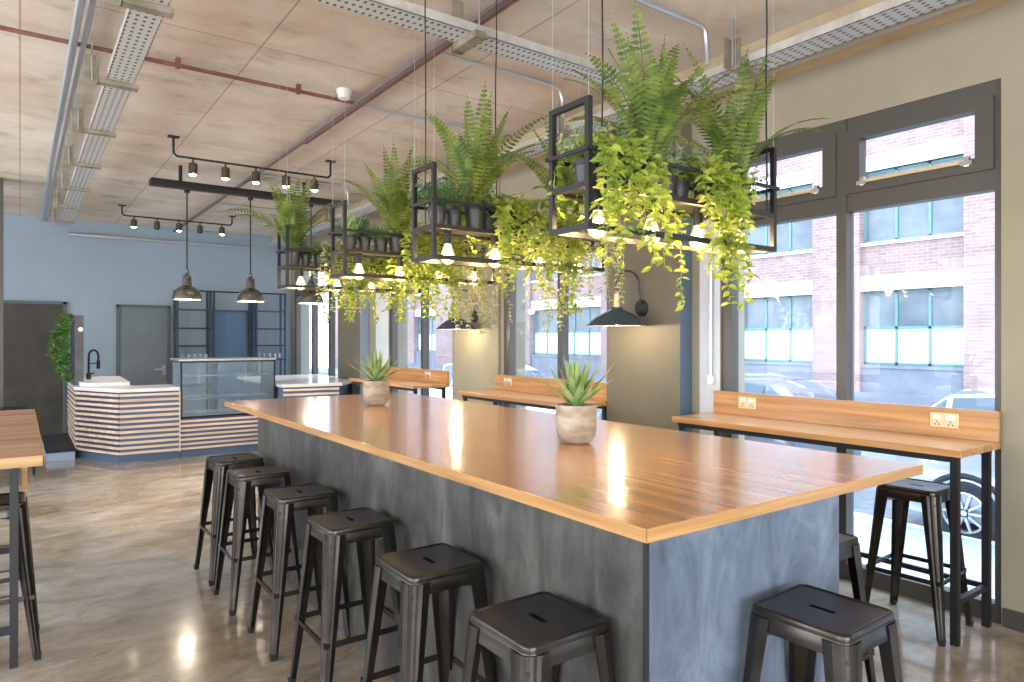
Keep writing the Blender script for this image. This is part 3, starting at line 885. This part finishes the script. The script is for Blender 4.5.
# linear bar + pendants
hb = thing('linear_bar', 'long black linear bar under the ceiling carrying the pendants', 'ceiling bar', (2.3, 8.5, 3.3))
b = MB(); b.prism([(0, 0), (.0, 0.001), (.001, 0.001)], 0, .0001)
b = MB(); XA, XB = xat(150, 8.5), 3.35
prof = [(-.07, 3.26), (-.10, 3.29), (-.09, 3.33), (.09, 3.33), (.10, 3.29), (.07, 3.26)]
b.loft([[(XA, 8.5 + p, z) for p, z in prof], [(XB, 8.5 + p, z) for p, z in prof]], 0, False, True)
b.build('bar_body', M['black'], hb)
b = MB(); b.box(XA + .02, XB - .02, 8.5 - .03, 8.5 + .03, 3.252, 3.26); b.build('bottom_slot', M['frame_dark'], hb)
for x in (1.48, 2.9):
    b = MB(); b.tube([(x, 8.5, 3.33), (x, 8.5, CEIL)], .02, 8); b.build('drop_rod', M['black'], hb)
def pendant(x, y, zb, lab):
    t = thing('pendant_lamp', lab, 'pendant lamp', (x, y, zb), 'pewter bell pendants over the counter')
    b = MB(); b.lathe([(.150, 0), (.155, .004), (.153, .025), (.147, .06), (.130, .098), (.102, .128), (.068, .148), (.054, .158), (.050, .17), (.046, .25), (.038, .275), (.022, .288), (.018, .31)], (x, y, zb), 28)
    b.lathe([(.018, .31), (.02, .33), (.012, .345), (.001, .347)], (x, y, zb), 28)
    b.build('lamp_shade', M['pend'], t)
    b = MB(); b.lathe([(.149, .001), (.148, .025), (.142, .058), (.124, .095), (.06, .135), (.001, .14)], (x, y, zb), 28); b.build('shade_lining', M['shade_in'], t)
    b = MB(); b.tube([(x, y, zb + .34), (x, y, 3.26)], .008, 8); b.tube([(x, y, 3.22), (x, y, 3.26)], .03, 8); b.build('cord', M['black'], t)
    b = MB(); b.lathe([(.001, .02), (.025, .03), (.03, .055), (.015, .09), (.015, .12)], (x, y, zb), 12); b.build('bulb', M['glow'], t)
    li = bpy.data.lights.new('pendant_glow', 'POINT'); li.energy = 14; li.color = (1, .85, .65); li.shadow_soft_size = .04
    lo = bpy.data.objects.new('pendant_glow', li); COL.objects.link(lo); lo.location = (x, y, zb - .02)
pendant(xat(187, 8.5), 8.5, 2.0, 'pewter bell pendant lamp, leftmost of the three over the counter')
pendant(xat(250.5, 8.5), 8.5, 2.0, 'pewter bell pendant lamp, middle of the three over the counter')
pendant(xat(311, 8.5), 8.5, 2.0, 'pewter bell pendant lamp half hidden behind the farthest planter')

# wall lamps
def wall_lamp(xs, y, xw, zb, rad, lab):
    t = thing('wall_lamp', lab, 'wall lamp', (xw, y, zb), 'swan-neck wall lamps')
    b = MB(); k = rad / .24
    b.lathe([(.24 * k, 0), (.245 * k, .006), (.20 * k, .045), (.12 * k, .10), (.07 * k, .125), (.05 * k, .135), (.045 * k, .15), (.001, .155)], (xs, y, zb), 32)
    b.build('lamp_shade', M['shade'], t)
    b = MB(); b.lathe([(.238 * k, .001), (.195 * k, .04), (.115 * k, .09), (.06 * k, .115), (.001, .12)], (xs, y, zb), 32); b.build('shade_lining', M['shade_in'], t)
    b = MB(); b.tube([(xs, y, zb + .15), (xs, y, zb + .26)], [.028, .022], 12); b.build('lamp_holder', M['brass'], t)
    pts = [(xs, y, zb + .25), (xs, y, zb + .33)]
    cx_ = (xs + xw) / 2
    rr_ = (xw - .03 - xs) / 2
    for q in range(1, 9):
        a = PI - PI * q / 9
        pts.append((xs + rr_ + rr_ * math.cos(a), y, zb + .34 + .11 * math.sin(a)))
    pts += [(xw - .03, y, zb + .25), (xw - .02, y, zb + .17), (xw, y, zb + .15)]
    b = MB(); b.tube(pts, .009, 8); b.build('swan_neck', M['pend'], t)
    b = MB(); b.lathe([(.001, 0), (.07, .0), (.07, .012), (.03, .03), (.001, .03)], (0, 0, 0), 20)
    b.v = [(xw - z_, y + y_, zb + .15 + x_) for x_, y_, z_ in b.v]; b.build('wall_plate', M['black'], t)
    b = MB(); b.lathe([(.001, .0), (.025, .01), (.032, .04), (.02, .08), (.014, .11)], (xs, y, zb), 12); b.build('bulb', M['glow'], t)
    li = bpy.data.lights.new('wall_lamp_glow', 'POINT'); li.energy = 12; li.color = (1, .78, .48); li.shadow_soft_size = .03
    lo = bpy.data.objects.new('wall_lamp_glow', li); COL.objects.link(lo); lo.location = (xs, y, zb - .0)
wall_lamp(3.89, 3.96, 4.18, 1.655, .245, 'wide slate swan-neck wall lamp on the dark near column')
wall_lamp(4.03, 6.68, WX - .03, 1.66, .225, 'slate swan-neck wall lamp on the beige column between windows')

# ---------------------------------------------------------------- plants
def make_foliage(kind, seed):
    random.seed(seed)
    b = MB()
    if kind == 'fern':
        nf = 19
        for k in range(nf):
            az = 2 * PI * k / nf + random.uniform(-.25, .25)
            L = random.uniform(.42, .64); lean = random.uniform(.25, .8) if k % 3 else random.uniform(.05, .3)
            out = Vector((math.cos(az), math.sin(az), 0))
            n = 27; pts = []; p = Vector((out.x * .015, out.y * .015, 0)); ang = PI / 2 - lean * .45
            for i in range(n + 1):
                pts.append(p.copy())
                d = out * math.cos(ang) + Vector((0, 0, math.sin(ang)))
                p = p + d * (L / n); ang -= lean * 1.6 / n * (1 + .8 * i / n)
            b.tube(pts[::5], [.0022] * 6 + [.0008], 4, 0, False)
            side = Vector((-out.y, out.x, 0))
            roll = random.uniform(-.5, .5)
            for i in range(3, n + 1):
                f = i / n
                w = .066 * math.sin(PI * min(1, (f * .86 + .12))) ** .6 * (1.0 if f < .96 else .6)
                if f > .5: w *= 1 - (f - .5) * 1.15
                d = (pts[i] - pts[i - 1]).normalized()
                nn = side.cross(d).normalized()
                for s in (-1, 1):
                    sv = (side * math.cos(roll) + nn * math.sin(roll)) * s
                    leaf(b, pts[i], sv + d * .35 + Vector((0, 0, -.18)), w, .0180, nn + sv * .2, .1)
    elif kind in ('bushd', 'bushl'):
        for k in range(30):
            az = random.uniform(0, 2 * PI); el = random.uniform(.35, 1.45)
            d = Vector((math.cos(az) * math.cos(el), math.sin(az) * math.cos(el), math.sin(el)))
            L = random.uniform(.08, .17)
            p0 = Vector((random.uniform(-.025, .025), random.uniform(-.025, .025), 0))
            b.tube([p0, p0 + d * L * .5, p0 + d * L], .0012, 3, 0, False)
            m_ = 13
            for i in range(2, m_):
                p = p0 + d * L * i / (m_ - 1)
                a2 = i * 2.4
                u = d.cross(Vector((.3, .2, 1))).normalized(); w = d.cross(u)
                leaf(b, p, d * .5 + u * math.cos(a2) + w * math.sin(a2), random.uniform(.020, .030), random.uniform(.009, .014))
    elif kind == 'grass':
        for k in range(150):
            az = random.uniform(0, 2 * PI); el = random.uniform(.5, 1.5)
            d = Vector((math.cos(az) * math.cos(el), math.sin(az) * math.cos(el), math.sin(el)))
            p0 = Vector((random.uniform(-.03, .03), random.uniform(-.03, .03), 0))
            leaf(b, p0, d, random.uniform(.09, .19), .006, None, .1, 0, .25)
    elif kind == 'snake':
        for k in range(14):
            az = 2 * PI * k / 14 + random.uniform(-.2, .2); el = random.uniform(1.0, 1.5)
            d = Vector((math.cos(az) * math.cos(el), math.sin(az) * math.cos(el), math.sin(el)))
            leaf(b, (math.cos(az) * .02, math.sin(az) * .02, 0), d, random.uniform(.10, .18), .024, Vector((math.cos(az), math.sin(az), .2)), .15)
    elif kind == 'broad':
        for k in range(34):
            az = random.uniform(0, 2 * PI); el = random.uniform(.4, 1.45)
            d = Vector((math.cos(az) * math.cos(el), math.sin(az) * math.cos(el), math.sin(el)))
            L = random.uniform(.05, .17)
            b.tube([(0, 0, 0), d * L], .0015, 3, 0, False)
            leaf(b, d * L, d + Vector((math.cos(az), math.sin(az), -.3)), .05, .036, None, .1)
    elif kind.startswith('trail'):
        big = kind == 'trail'
        # mound
        for k in range(170):
            az = random.uniform(0, 2 * PI); el = random.uniform(-.1, 1.45)
            r = random.uniform(.04, .15)
            p = Vector((math.cos(az) * math.cos(el), math.sin(az) * math.cos(el), math.sin(el) * .8)) * r
            leaf(b, p, (math.cos(az), math.sin(az), random.uniform(-.5, .8)), random.uniform(.032, .052), random.uniform(.020, .030))
        nv = 24 if big else 20
        for k in range(nv):
            side = -1 if k % 5 else 1    # most vines spill over the near (-y) edge
            xoff = random.uniform(-.16, .16)
            L = random.choice((.16, .2, .22, .26, .30, .42, .52)) if big else random.choice((.24, .34, .44, .54, .60))
            if seed % 3 == 0: L *= .75
            pts = [Vector((0, 0, 0)), Vector((xoff * .5, side * .06, .05)), Vector((xoff, side * .125, .01))]
            p = pts[-1].copy()
            n = int(L / .024)
            for i in range(n):
                p = p + Vector((random.gauss(0, .006), random.gauss(0, .005), -.024))
                pts.append(p.copy())
            b.tube(pts, .0013, 3, 0, False)
            for i in range(2, len(pts)):
                for r_ in range(2):
                    az = random.uniform(0, 2 * PI)
                    leaf(b, pts[i], (math.cos(az), math.sin(az), random.uniform(-.9, .2)), random.uniform(.030, .050) * (1 if big else .62), random.uniform(.020, .029) * (1 if big else .62))
    return b
PM = {'fern': 'fern', 'bushd': 'bush_dark', 'bushl': 'bush_light', 'grass': 'grassy', 'snake': 'agave', 'broad': 'bush_dark', 'trail': 'trail', 'trailv': 'trail2'}
cache = {}
def pot_plant(kind, seed, loc, big, label, group, rz=0, small=1.0):
    key = (kind, seed, big)
    h = .125 if big else .092
    rt_ = .058 if big else .047
    if key not in cache:
        t = thing({'fern': 'potted_fern', 'bushd': 'potted_shrub', 'bushl': 'potted_shrub', 'grass': 'potted_plant', 'snake': 'potted_succulent', 'broad': 'potted_leafy_plant', 'trail': 'trailing_plant', 'trailv': 'trailing_plant'}[kind], label, 'potted plant', (0, 0, 0), group)
        b = MB(); b.lathe([(.001, 0), (rt_ * .72, 0), (rt_ * .92, h * .75), (rt_ * .93, h * .78), (rt_, h * .79), (rt_, h), (rt_ * .9, h), (rt_ * .85, h * .85)], (0, 0, 0), 20)
        b.build('pot', M['potblack'], t)
        b = MB(); b.lathe([(.001, h * .88), (rt_ * .87, h * .88)], (0, 0, 0), 14); b.build('soil', M['soil'], t)
        f = make_foliage(kind, seed)
        z0 = h * .88 if not kind.startswith('trail') else h * .88 + .01
        f.v = [(x, y, z + z0) for x, y, z in f.v]
        f.build('foliage', M[PM[kind]], t)
        t.location = loc; t.rotation_euler = (0, 0, rz)
        cache[key] = t
        return t
    return dup(cache[key], loc, rz, label, group)
def planter(y0, name, plants):
    x0, x1 = 1.575, 2.675; y1 = y0 + .215; z0, zm, z1 = 1.93, 2.095, 2.385
    c = .02
    t = thing('hanging_planter', 'black steel shelf frame with bulbs, ' + name, 'hanging planter', ((x0 + x1) / 2, (y0 + y1) / 2, z0), 'black hanging planters above the island')
    b = MB()
    for x in (x0, x1 - c):
        for y in (y0, y1 - c):
            b.box(x, x + c, y, y + c, z0, z1)
        b.box(x, x + c, y0 + c, y1 - c, z1 - c, z1)
    for z in (z0, zm - c):
        for y in (y0, y1 - c): b.box(x0 + c, x1 - c, y, y + c, z, z + c)
        for x in (x0, x1 - c): b.box(x, x + c, y0 + c, y1 - c, z, z + c)
    b.build('frame', M['black'], t)
    b = MB()
    b.box(x0 + c, x1 - c, y0 + c, y1 - c, zm - .006, zm); 
    b.build('shelf', M['frame_dark'], t)
    b = MB()
    zr = 2.205
    for y in (y0 - .004, y1 + .004): b.bar((x0 - .012, y, zr), (x1 + .012, y, zr), .008, .014)
    for x in (x0 - .004, x1 + .004): b.bar((x, y0 - .004, zr), (x, y1 + .004, zr), .008, .014)
    b.build('guard_rail', M['black'], t)
    yc = (y0 + y1) / 2
    for x in (1.717, 2.0, 2.283, 2.565):
        b = MB(); b.tube([(x, yc, zm - .006), (x, yc, zm - .075)], .021, 14)
        s_ = b.build('lamp_socket', M['black'], t)
        b = MB(); b.lathe([(.017, -.075), (.020, -.085), (.034, -.125), (.037, -.145), (.030, -.165), (.012, -.176), (.001, -.178)], (x, yc, zm), 16)
        b.build('bulb', M['bulb_glass'], s_)
        b = MB()
        for q in range(5):
            a = 2 * PI * q / 5
            b.tube([(x + .008 * math.cos(a), yc + .008 * math.sin(a), zm - .09), (x + .017 * math.cos(a), yc + .017 * math.sin(a), zm - .15)], .0016, 5)
        b.build('filament', M['filament'], s_)
        li = bpy.data.lights.new('bulb_light', 'POINT'); li.energy = 10.0; li.color = (1, .76, .42); li.shadow_soft_size = .03
        lo = bpy.data.objects.new('bulb_light', li); COL.objects.link(lo); lo.location = (x, yc, zm - .14)
    for x, y in ((x0 + .01, y0 + .01), (x1 - .01, y0 + .01), (x0 + .01, y1 - .01), (x1 - .01, y1 - .01)):
        b = MB(); b.tube([(x, y, z1), (x, y, CEIL)], .001, 4); b.build('suspension_wire', M['pipe'], t)
    for x, yq in ([(1.79, y0 + .16), (2.645, y0 + .03)] if y0 < 2 else [(2.05, y0 + .17), (1.60, y0 + .12)] if y0 < 3 else []):
        b = MB(); pts = [(x, yq, zm)]
        for q in range(1, 8): pts.append((x + random.uniform(-.004, .004), yq, zm + (CEIL - zm) * q / 7))
        b.tube(pts, .0035, 6); b.build('power_cord', M['black'], t)
    return t
ORD = ['first', 'second', 'third', 'fourth', 'fifth', 'sixth', 'seventh', 'eighth', 'ninth', 'tenth']
DESC = {'fern': 'arching green fern', 'bushd': 'small dark green shrub', 'bushl': 'small pale green shrub', 'grass': 'tufty grass plant', 'snake': 'upright spiky succulent', 'broad': 'leafy dark green plant', 'trail': 'lime green trailing plant', 'trailv': 'cream variegated trailing plant'}
rows = [
    (1.74, 'nearest the camera', 'nearest planter', ['bushl', 'trail', 'bushd', 'fern', 'bushl', 'bushd', 'trail', 'bushd', 'fern', 'bushl'], 1),
    (2.82, 'second from the camera', 'second planter', ['bushd', 'broad', 'fern', 'bushd', 'trail', 'grass', 'trailv', 'trail', 'fern', 'trailv'], 2),
    (3.91, 'third from the camera', 'third planter', ['snake', 'bushd', 'grass', 'fern', 'trail', 'bushl', 'trail', 'trailv', 'fern', 'trailv'], 3),
    (5.00, 'farthest from the camera', 'farthest planter', ['fern', 'bushd', 'grass', 'trailv', 'trail', 'bushd', 'trail', 'grass', 'trail', 'bushl'], 4),
]
for y0, nm, short, kinds, sd in rows:
    random.seed(sd)
    planter(y0, nm, kinds)
    yc = y0 + .1075
    for i, kd in enumerate(kinds):
        x = 1.65 + i * .1045
        big = kd == 'fern'
        variant = {'fern': (sd + i) % 3, 'trail': 10 + (sd + i) % 4, 'trailv': 20 + (sd + i) % 2, 'bushd': 30 + i % 2, 'bushl': 40 + i % 2}.get(kd, 50)
        yy = yc + (-.03 if big else (.012 if i % 2 else -.012))
        if kd.startswith('trail'): yy = yc - .035
        rz = random.uniform(0, 6.28) if not kd.startswith('trail') else random.uniform(-.15, .15)
        pot_plant(kd, variant, (x, yy, 2.0965), big, '%s in black pot, %s from the left in the %s' % (DESC[kd], ORD[i], short), 'potted plants in the hanging planters', rz)

# agave plants on the island
def agave(x, y, r, h, L, lab, seed):
    random.seed(seed)
    t = thing('potted_agave', lab, 'potted plant', (x, y, 1.05), 'agaves in cement pots on the island')
    b = MB()
    b.lathe([(.001, 0), (r * .55, 0), (r * .78, h * .07), (r * .93, h * .22), (r * .98, h * .45), (r, h * .97), (r * .99, h), (r * .90, h), (r * .88, h * .9)], (x, y, 1.05), 32)
    b.build('pot', M['cement'], t)
    b = MB(); b.lathe([(.001, h * .93), (r * .88, h * .93)], (x, y, 1.05), 20); b.build('soil', M['soil'], t)
    b = MB(); n = 27
    for k in range(n):
        f = k / n
        az = k * 2.39996; el = .50 + .98 * f ** .8 + random.uniform(-.08, .08)
        ll = L * random.uniform(.8, 1.05) * (1 - .15 * f); w = L * .165
        out = Vector((math.cos(az), math.sin(az), 0)); side = Vector((-out.y, out.x, 0))
        base = Vector((x, y, 1.05 + h * .92)) + out * r * .12 * (1 - f)
        vs = []; p = base.copy(); ang = el; m_ = 7
        for i in range(m_ + 1):
            g = i / m_
            d = out * math.cos(ang) + Vector((0, 0, math.sin(ang)))
            nn = side.cross(d)
            wd = w * (.55 + .45 * math.sin(PI * min(1, g * 1.3 + .1))) * (1 - g ** 2.2) + .0006
            vs += [p + side * wd / 2 - nn * wd * .22, p, p - side * wd / 2 - nn * wd * .22]
            p = p + d * ll / m_; ang += random.uniform(-.01, .05)
        fs = []
        for i in range(m_):
            a = i * 3; fs += [(a, a + 1, a + 4, a + 3), (a + 1, a + 2, a + 5, a + 4)]
        b.add(vs, fs, 0, True)
    b.build('leaves', M['agave'], t)
agave(2.175, 2.49, .100, .185, .30, 'larger green agave in a round cement pot, nearer on the island', 3)
agave(2.19, 4.80, .100, .185, .30, 'smaller-looking agave in cement pot, farther along the island top', 8)

# ---------------------------------------------------------------- exterior
struct(box1('pavement_ground', (WX + .3, 7.5, -12, 45, -.6, -.40), M['pave']))
struct(box1('kerb_ground', (7.5, 7.62, -12, 45, -.6, -.395), M['kerb']))
struct(box1('road_ground', (7.62, 14.6, -12, 45, -.6, -.48), M['road']))
struct(box1('far_pavement_ground', (14.6, 17.0, -12, 45, -.6, -.40), M['pave']))
bd = thing('brick_building', 'pale red brick building with teal windows across the street', 'building', (17.2, 15, -.40))
ywin = [(-4.4, -2.1), (-.70, 1.6), (2.86, 5.16), (6.40, 8.70), (9.94, 12.24), (13.5, 15.8), (18.0, 22.2), (24.6, 26.9), (30, 32.3), (35, 38)]
zwin = [(.92, 2.73), (3.92, 5.67), (7.0, 8.7)]
BX = 17.0
b = MB()
ys = [-10] + [v for w in ywin for v in w] + [44]
for i in range(0, len(ys), 2): b.box(BX - .12, BX + .5, ys[i] , ys[i + 1], .25, 11)
for y0, y1 in ywin:
    zz = [.25] + [v for w in zwin for v in w] + [11]
    for i in range(0, len(zz), 2): b.box(BX, BX + .5, y0, y1, zz[i], zz[i + 1])
b.build('brick_wall', M['brick'], bd)
box1('plinth_wall', (BX - .14, BX + .5, -10, 44, -.40, .25), M['brickgrey'], bd)
b = MB()
for y0, y1 in ywin:
    b.box(BX - .03, BX + .3, y0, y1, .25, .92)
b.build('window_apron', M['brickgrey'], bd)
for wi, (y0, y1) in enumerate(ywin):
    for zi, (z0, z1) in enumerate(zwin):
        b = MB(); b.box(BX - .05, BX + .3, y0, y1, z1, z1 + .36); b.build('lintel', M['lintel'], bd)
        b = MB(); b.box(BX - .06, BX + .2, y0, y1, z0 - .08, z0); b.build('window_sill', M['lintel'] if zi else M['brickgrey'], bd)
        f = MB(); t_ = .06; xa, xb = BX + .10, BX + .18
        k = 3 if y1 - y0 < 3 else 5
        f.box(xa, xb, y0, y1, z0, z0 + t_); f.box(xa, xb, y0, y1, z1 - t_, z1)
        zm = z0 + (z1 - z0) * .5
        f.box(xa, xb, y0, y1, zm - .03, zm + .03)
        for i in range(k + 1):
            yy = y0 + (y1 - y0 - t_) * i / k
            f.box(xa, xb, yy, yy + t_, z0, z1)
        fo = f.build('window', M['teal'], bd)
        g = MB(); g.box(xa + .03, xa + .05, y0, y1, zm, z1); g.build('upper_pane', M['outpane'], fo)
        g = MB(); g.box(xa + .03, xa + .05, y0, y1, z0, zm); g.build('lower_pane', M['frost'] if zi == 0 else M['outpane'], fo)
def car(y_rear, y_front, xc, paint, lab):
    """rear at y_rear; nose at y_front"""
    L = y_front - y_rear; zg = -.48
    t = thing('parked_car', lab, 'car', (xc, (y_rear + y_front) / 2, zg))
    st = [  # f, floor, belt, roof, half width belt, half width roof
        (0.0, .38, .62, .64, .70, .60), (.012, .26, .85, .90, .80, .66), (.05, .22, .93, 1.22, .84, .62), (.13, .20, .95, 1.47, .86, .60), (.28, .20, .94, 1.52, .87, .61),
        (.48, .20, .92, 1.50, .87, .61), (.60, .20, .90, 1.36, .87, .62), (.72, .20, .88, .99, .86, .66), (.85, .22, .84, .88, .84, .66), (.95, .25, .74, .78, .78, .60), (1.0, .36, .55, .57, .66, .55)]
    rings = []
    for f, z0, zb, zr, hb_, hr in st:
        y = y_rear + L * f
        r = [(-hb_ + .06, z0), (-hb_ - .01, z0 + (zb - z0) * .3), (-hb_, z0 + (zb - z0) * .75), (-hb_ + .03, zb), (-hr, zr - .04 * (zr - zb)), (-hr * .6, zr + .01), (0, zr + .02)]
        r = r + [(-x, z) for x, z in r[:-1]][::-1]
        rings.append([(xc + x, y, zg + z) for x, z in r])
    b = MB(); b.loft(rings, 0, True, True)
    b.build('car_body', paint, t)
    g = MB(); n = len(rings[0])
    def quad(i0, i1, k0, k1, sh=.1, off=.006):
        c = [Vector(rings[i0][k0]), Vector(rings[i1][k0]), Vector(rings[i1][k1]), Vector(rings[i0][k1])]
        m_ = sum(c, Vector()) / 4; nn = (c[1] - c[0]).cross(c[3] - c[0]).normalized()
        if nn.dot(m_ - Vector((xc, (y_rear + y_front) / 2, zg + .7))) < 0: nn = -nn
        g.add([m_ + (p - m_) * (1 - sh) + nn * off for p in c], [(0, 1, 2, 3)])
    for i in (2, 3, 4, 5, 6):
        quad(i, i + 1, 3, 4, .14, .012); quad(i, i + 1, n - 4, n - 5, .14, .012)
    for k in (4, 5, 6, 7):
        quad(6, 7, k, k + 1, .06, .012); quad(1, 2, k, k + 1, .06, .012)
    g.build('car_window', M['carglass'], t)
    for fy in (.19, .80):
        for s in (-1, 1):
            x = xc + s * .80; y = y_rear + L * fy; z = zg + .31
            w = MB(); prof = [(.20, -.09), (.29, -.10), (.31, -.07), (.31, .07), (.29, .10), (.20, .09)]
            rg = [[(x + dx, y + r * math.cos(2 * PI * k / 28), z + r * math.sin(2 * PI * k / 28)) for k in range(28)] for r, dx in prof]
            w.loft(rg, 0, True, False); wo = w.build('wheel', M['tyre'], t)
            rm = MB()
            rg = [[(x + s * dx, y + r * math.cos(2 * PI * k / 28), z + r * math.sin(2 * PI * k / 28)) for k in range(28)] for r, dx in ((.205, .09), (.19, .105), (.18, .09), (.18, -.02))]
            rm.loft(rg, 0, True, False)
            for q in range(10):
                a = 2 * PI * q / 10
                rm.bar((x + s * .09, y + .03 * math.cos(a), z + .03 * math.sin(a)), (x + s * .09, y + .19 * math.cos(a), z + .19 * math.sin(a)), .024, .02, (1, 0, 0))
            rm.box(x + s * .08 - .02, x + s * .08 + .02, y - .04, y + .04, z - .04, z + .04)
            rm.build('wheel_rim', M['steel'], wo)
            dk = MB(); dk.tube([(x - s * .02, y, z), (x - s * .01, y, z)], .185, 24); dk.build('brake_disc', M['black_matt'], wo)
            ar = MB(); pts = [(x + s * .055, y + .37 * math.cos(PI * k / 16), z + .36 * math.sin(PI * k / 16)) for k in range(17)]
            ar.tube(pts, .035, 8); ar.build('wheel_arch', M['tyre'], t)
car(3.62, -.35, 8.46, M['silver'], 'silver hatchback parked outside the near window, wheel showing below the bar')
car(4.75, 8.85, 8.55, M['darkcar'], 'dark grey car parked outside the left pane of the near window')
car(14.2, 10.1, 8.55, M['whitecar'], 'white car parked outside, seen through the middle window')

# ---------------------------------------------------------------- light
w = bpy.data.worlds.new('sky'); scene.world = w; w.use_nodes = True
nt = w.node_tree; bg = nt.nodes['Background']
tc = nt.nodes.new('ShaderNodeTexCoord'); sp = nt.nodes.new('ShaderNodeSeparateXYZ')
nt.links.new(tc.outputs['Generated'], sp.inputs[0])
c = ramp(nt, sp.outputs['Z'], [(0.0, (0.80, 0.89, 1.0)), (0.6, (0.62, 0.79, 1.0))])
nt.links.new(c, bg.inputs['Color']); bg.inputs['Strength'].default_value = 6.2

def area(name, loc, rot, sx, sy, e, c):
    li = bpy.data.lights.new(name, 'AREA'); li.shape = 'RECTANGLE'; li.size = sx; li.size_y = sy; li.energy = e; li.color = c
    o = bpy.data.objects.new(name, li); COL.objects.link(o); o.location = loc; o.rotation_euler = rot
    return o
for i, (y0, y1) in enumerate(WINS[1:]):
    po = area('window_portal', (WX + .32, (y0 + y1) / 2, 1.5), (0, R(90), 0), 2.9, y1 - y0, 1, (1, 1, 1)); po.data.cycles.is_portal = True
for y0, y1 in lw:
    area('side_daylight', (XL - .5, (y0 + y1) / 2, 1.8), (0, R(-90), 0), 2.2, 2.2, 48, (1, .90, .76))  # warm fill lamps added outside the unseen left openings to brighten the room
area('front_daylight', (0, YF - .5, 1.7), (R(90), 0, 0), 4.8, 2.4, 150, (1, .92, .78))  # fill lamp added behind the camera to lift the interior

sl = bpy.data.lights.new('soft_sky_sun', 'SUN'); sl.energy = 5.0; sl.angle = R(50); sl.color = (.66, .83, 1.0)
so_ = bpy.data.objects.new('soft_sky_sun', sl); COL.objects.link(so_); so_.location = (12, 0, 14)
so_.rotation_euler = Vector((-.72, .12, -.80)).to_track_quat('-Z', 'Y').to_euler()
cam = bpy.data.cameras.new('camera'); cam.sensor_width = 36; cam.lens = 683 / 1024 * 36; cam.shift_y = -2 / 1024
cam.clip_start = .05; cam.clip_end = 200
co = bpy.data.objects.new('camera', cam); COL.objects.link(co)
co.location = (0, 0, 1.55); co.rotation_euler = (R(90), 0, R(-35.77))
scene.camera = co
scene.view_settings.view_transform = 'Standard'
scene.view_settings.exposure = 0.0
scene.cycles.max_bounces = 8
scene.cycles.transparent_max_bounces = 16
scene.cycles.sample_clamp_indirect = 6
scene.cycles.use_denoising = True
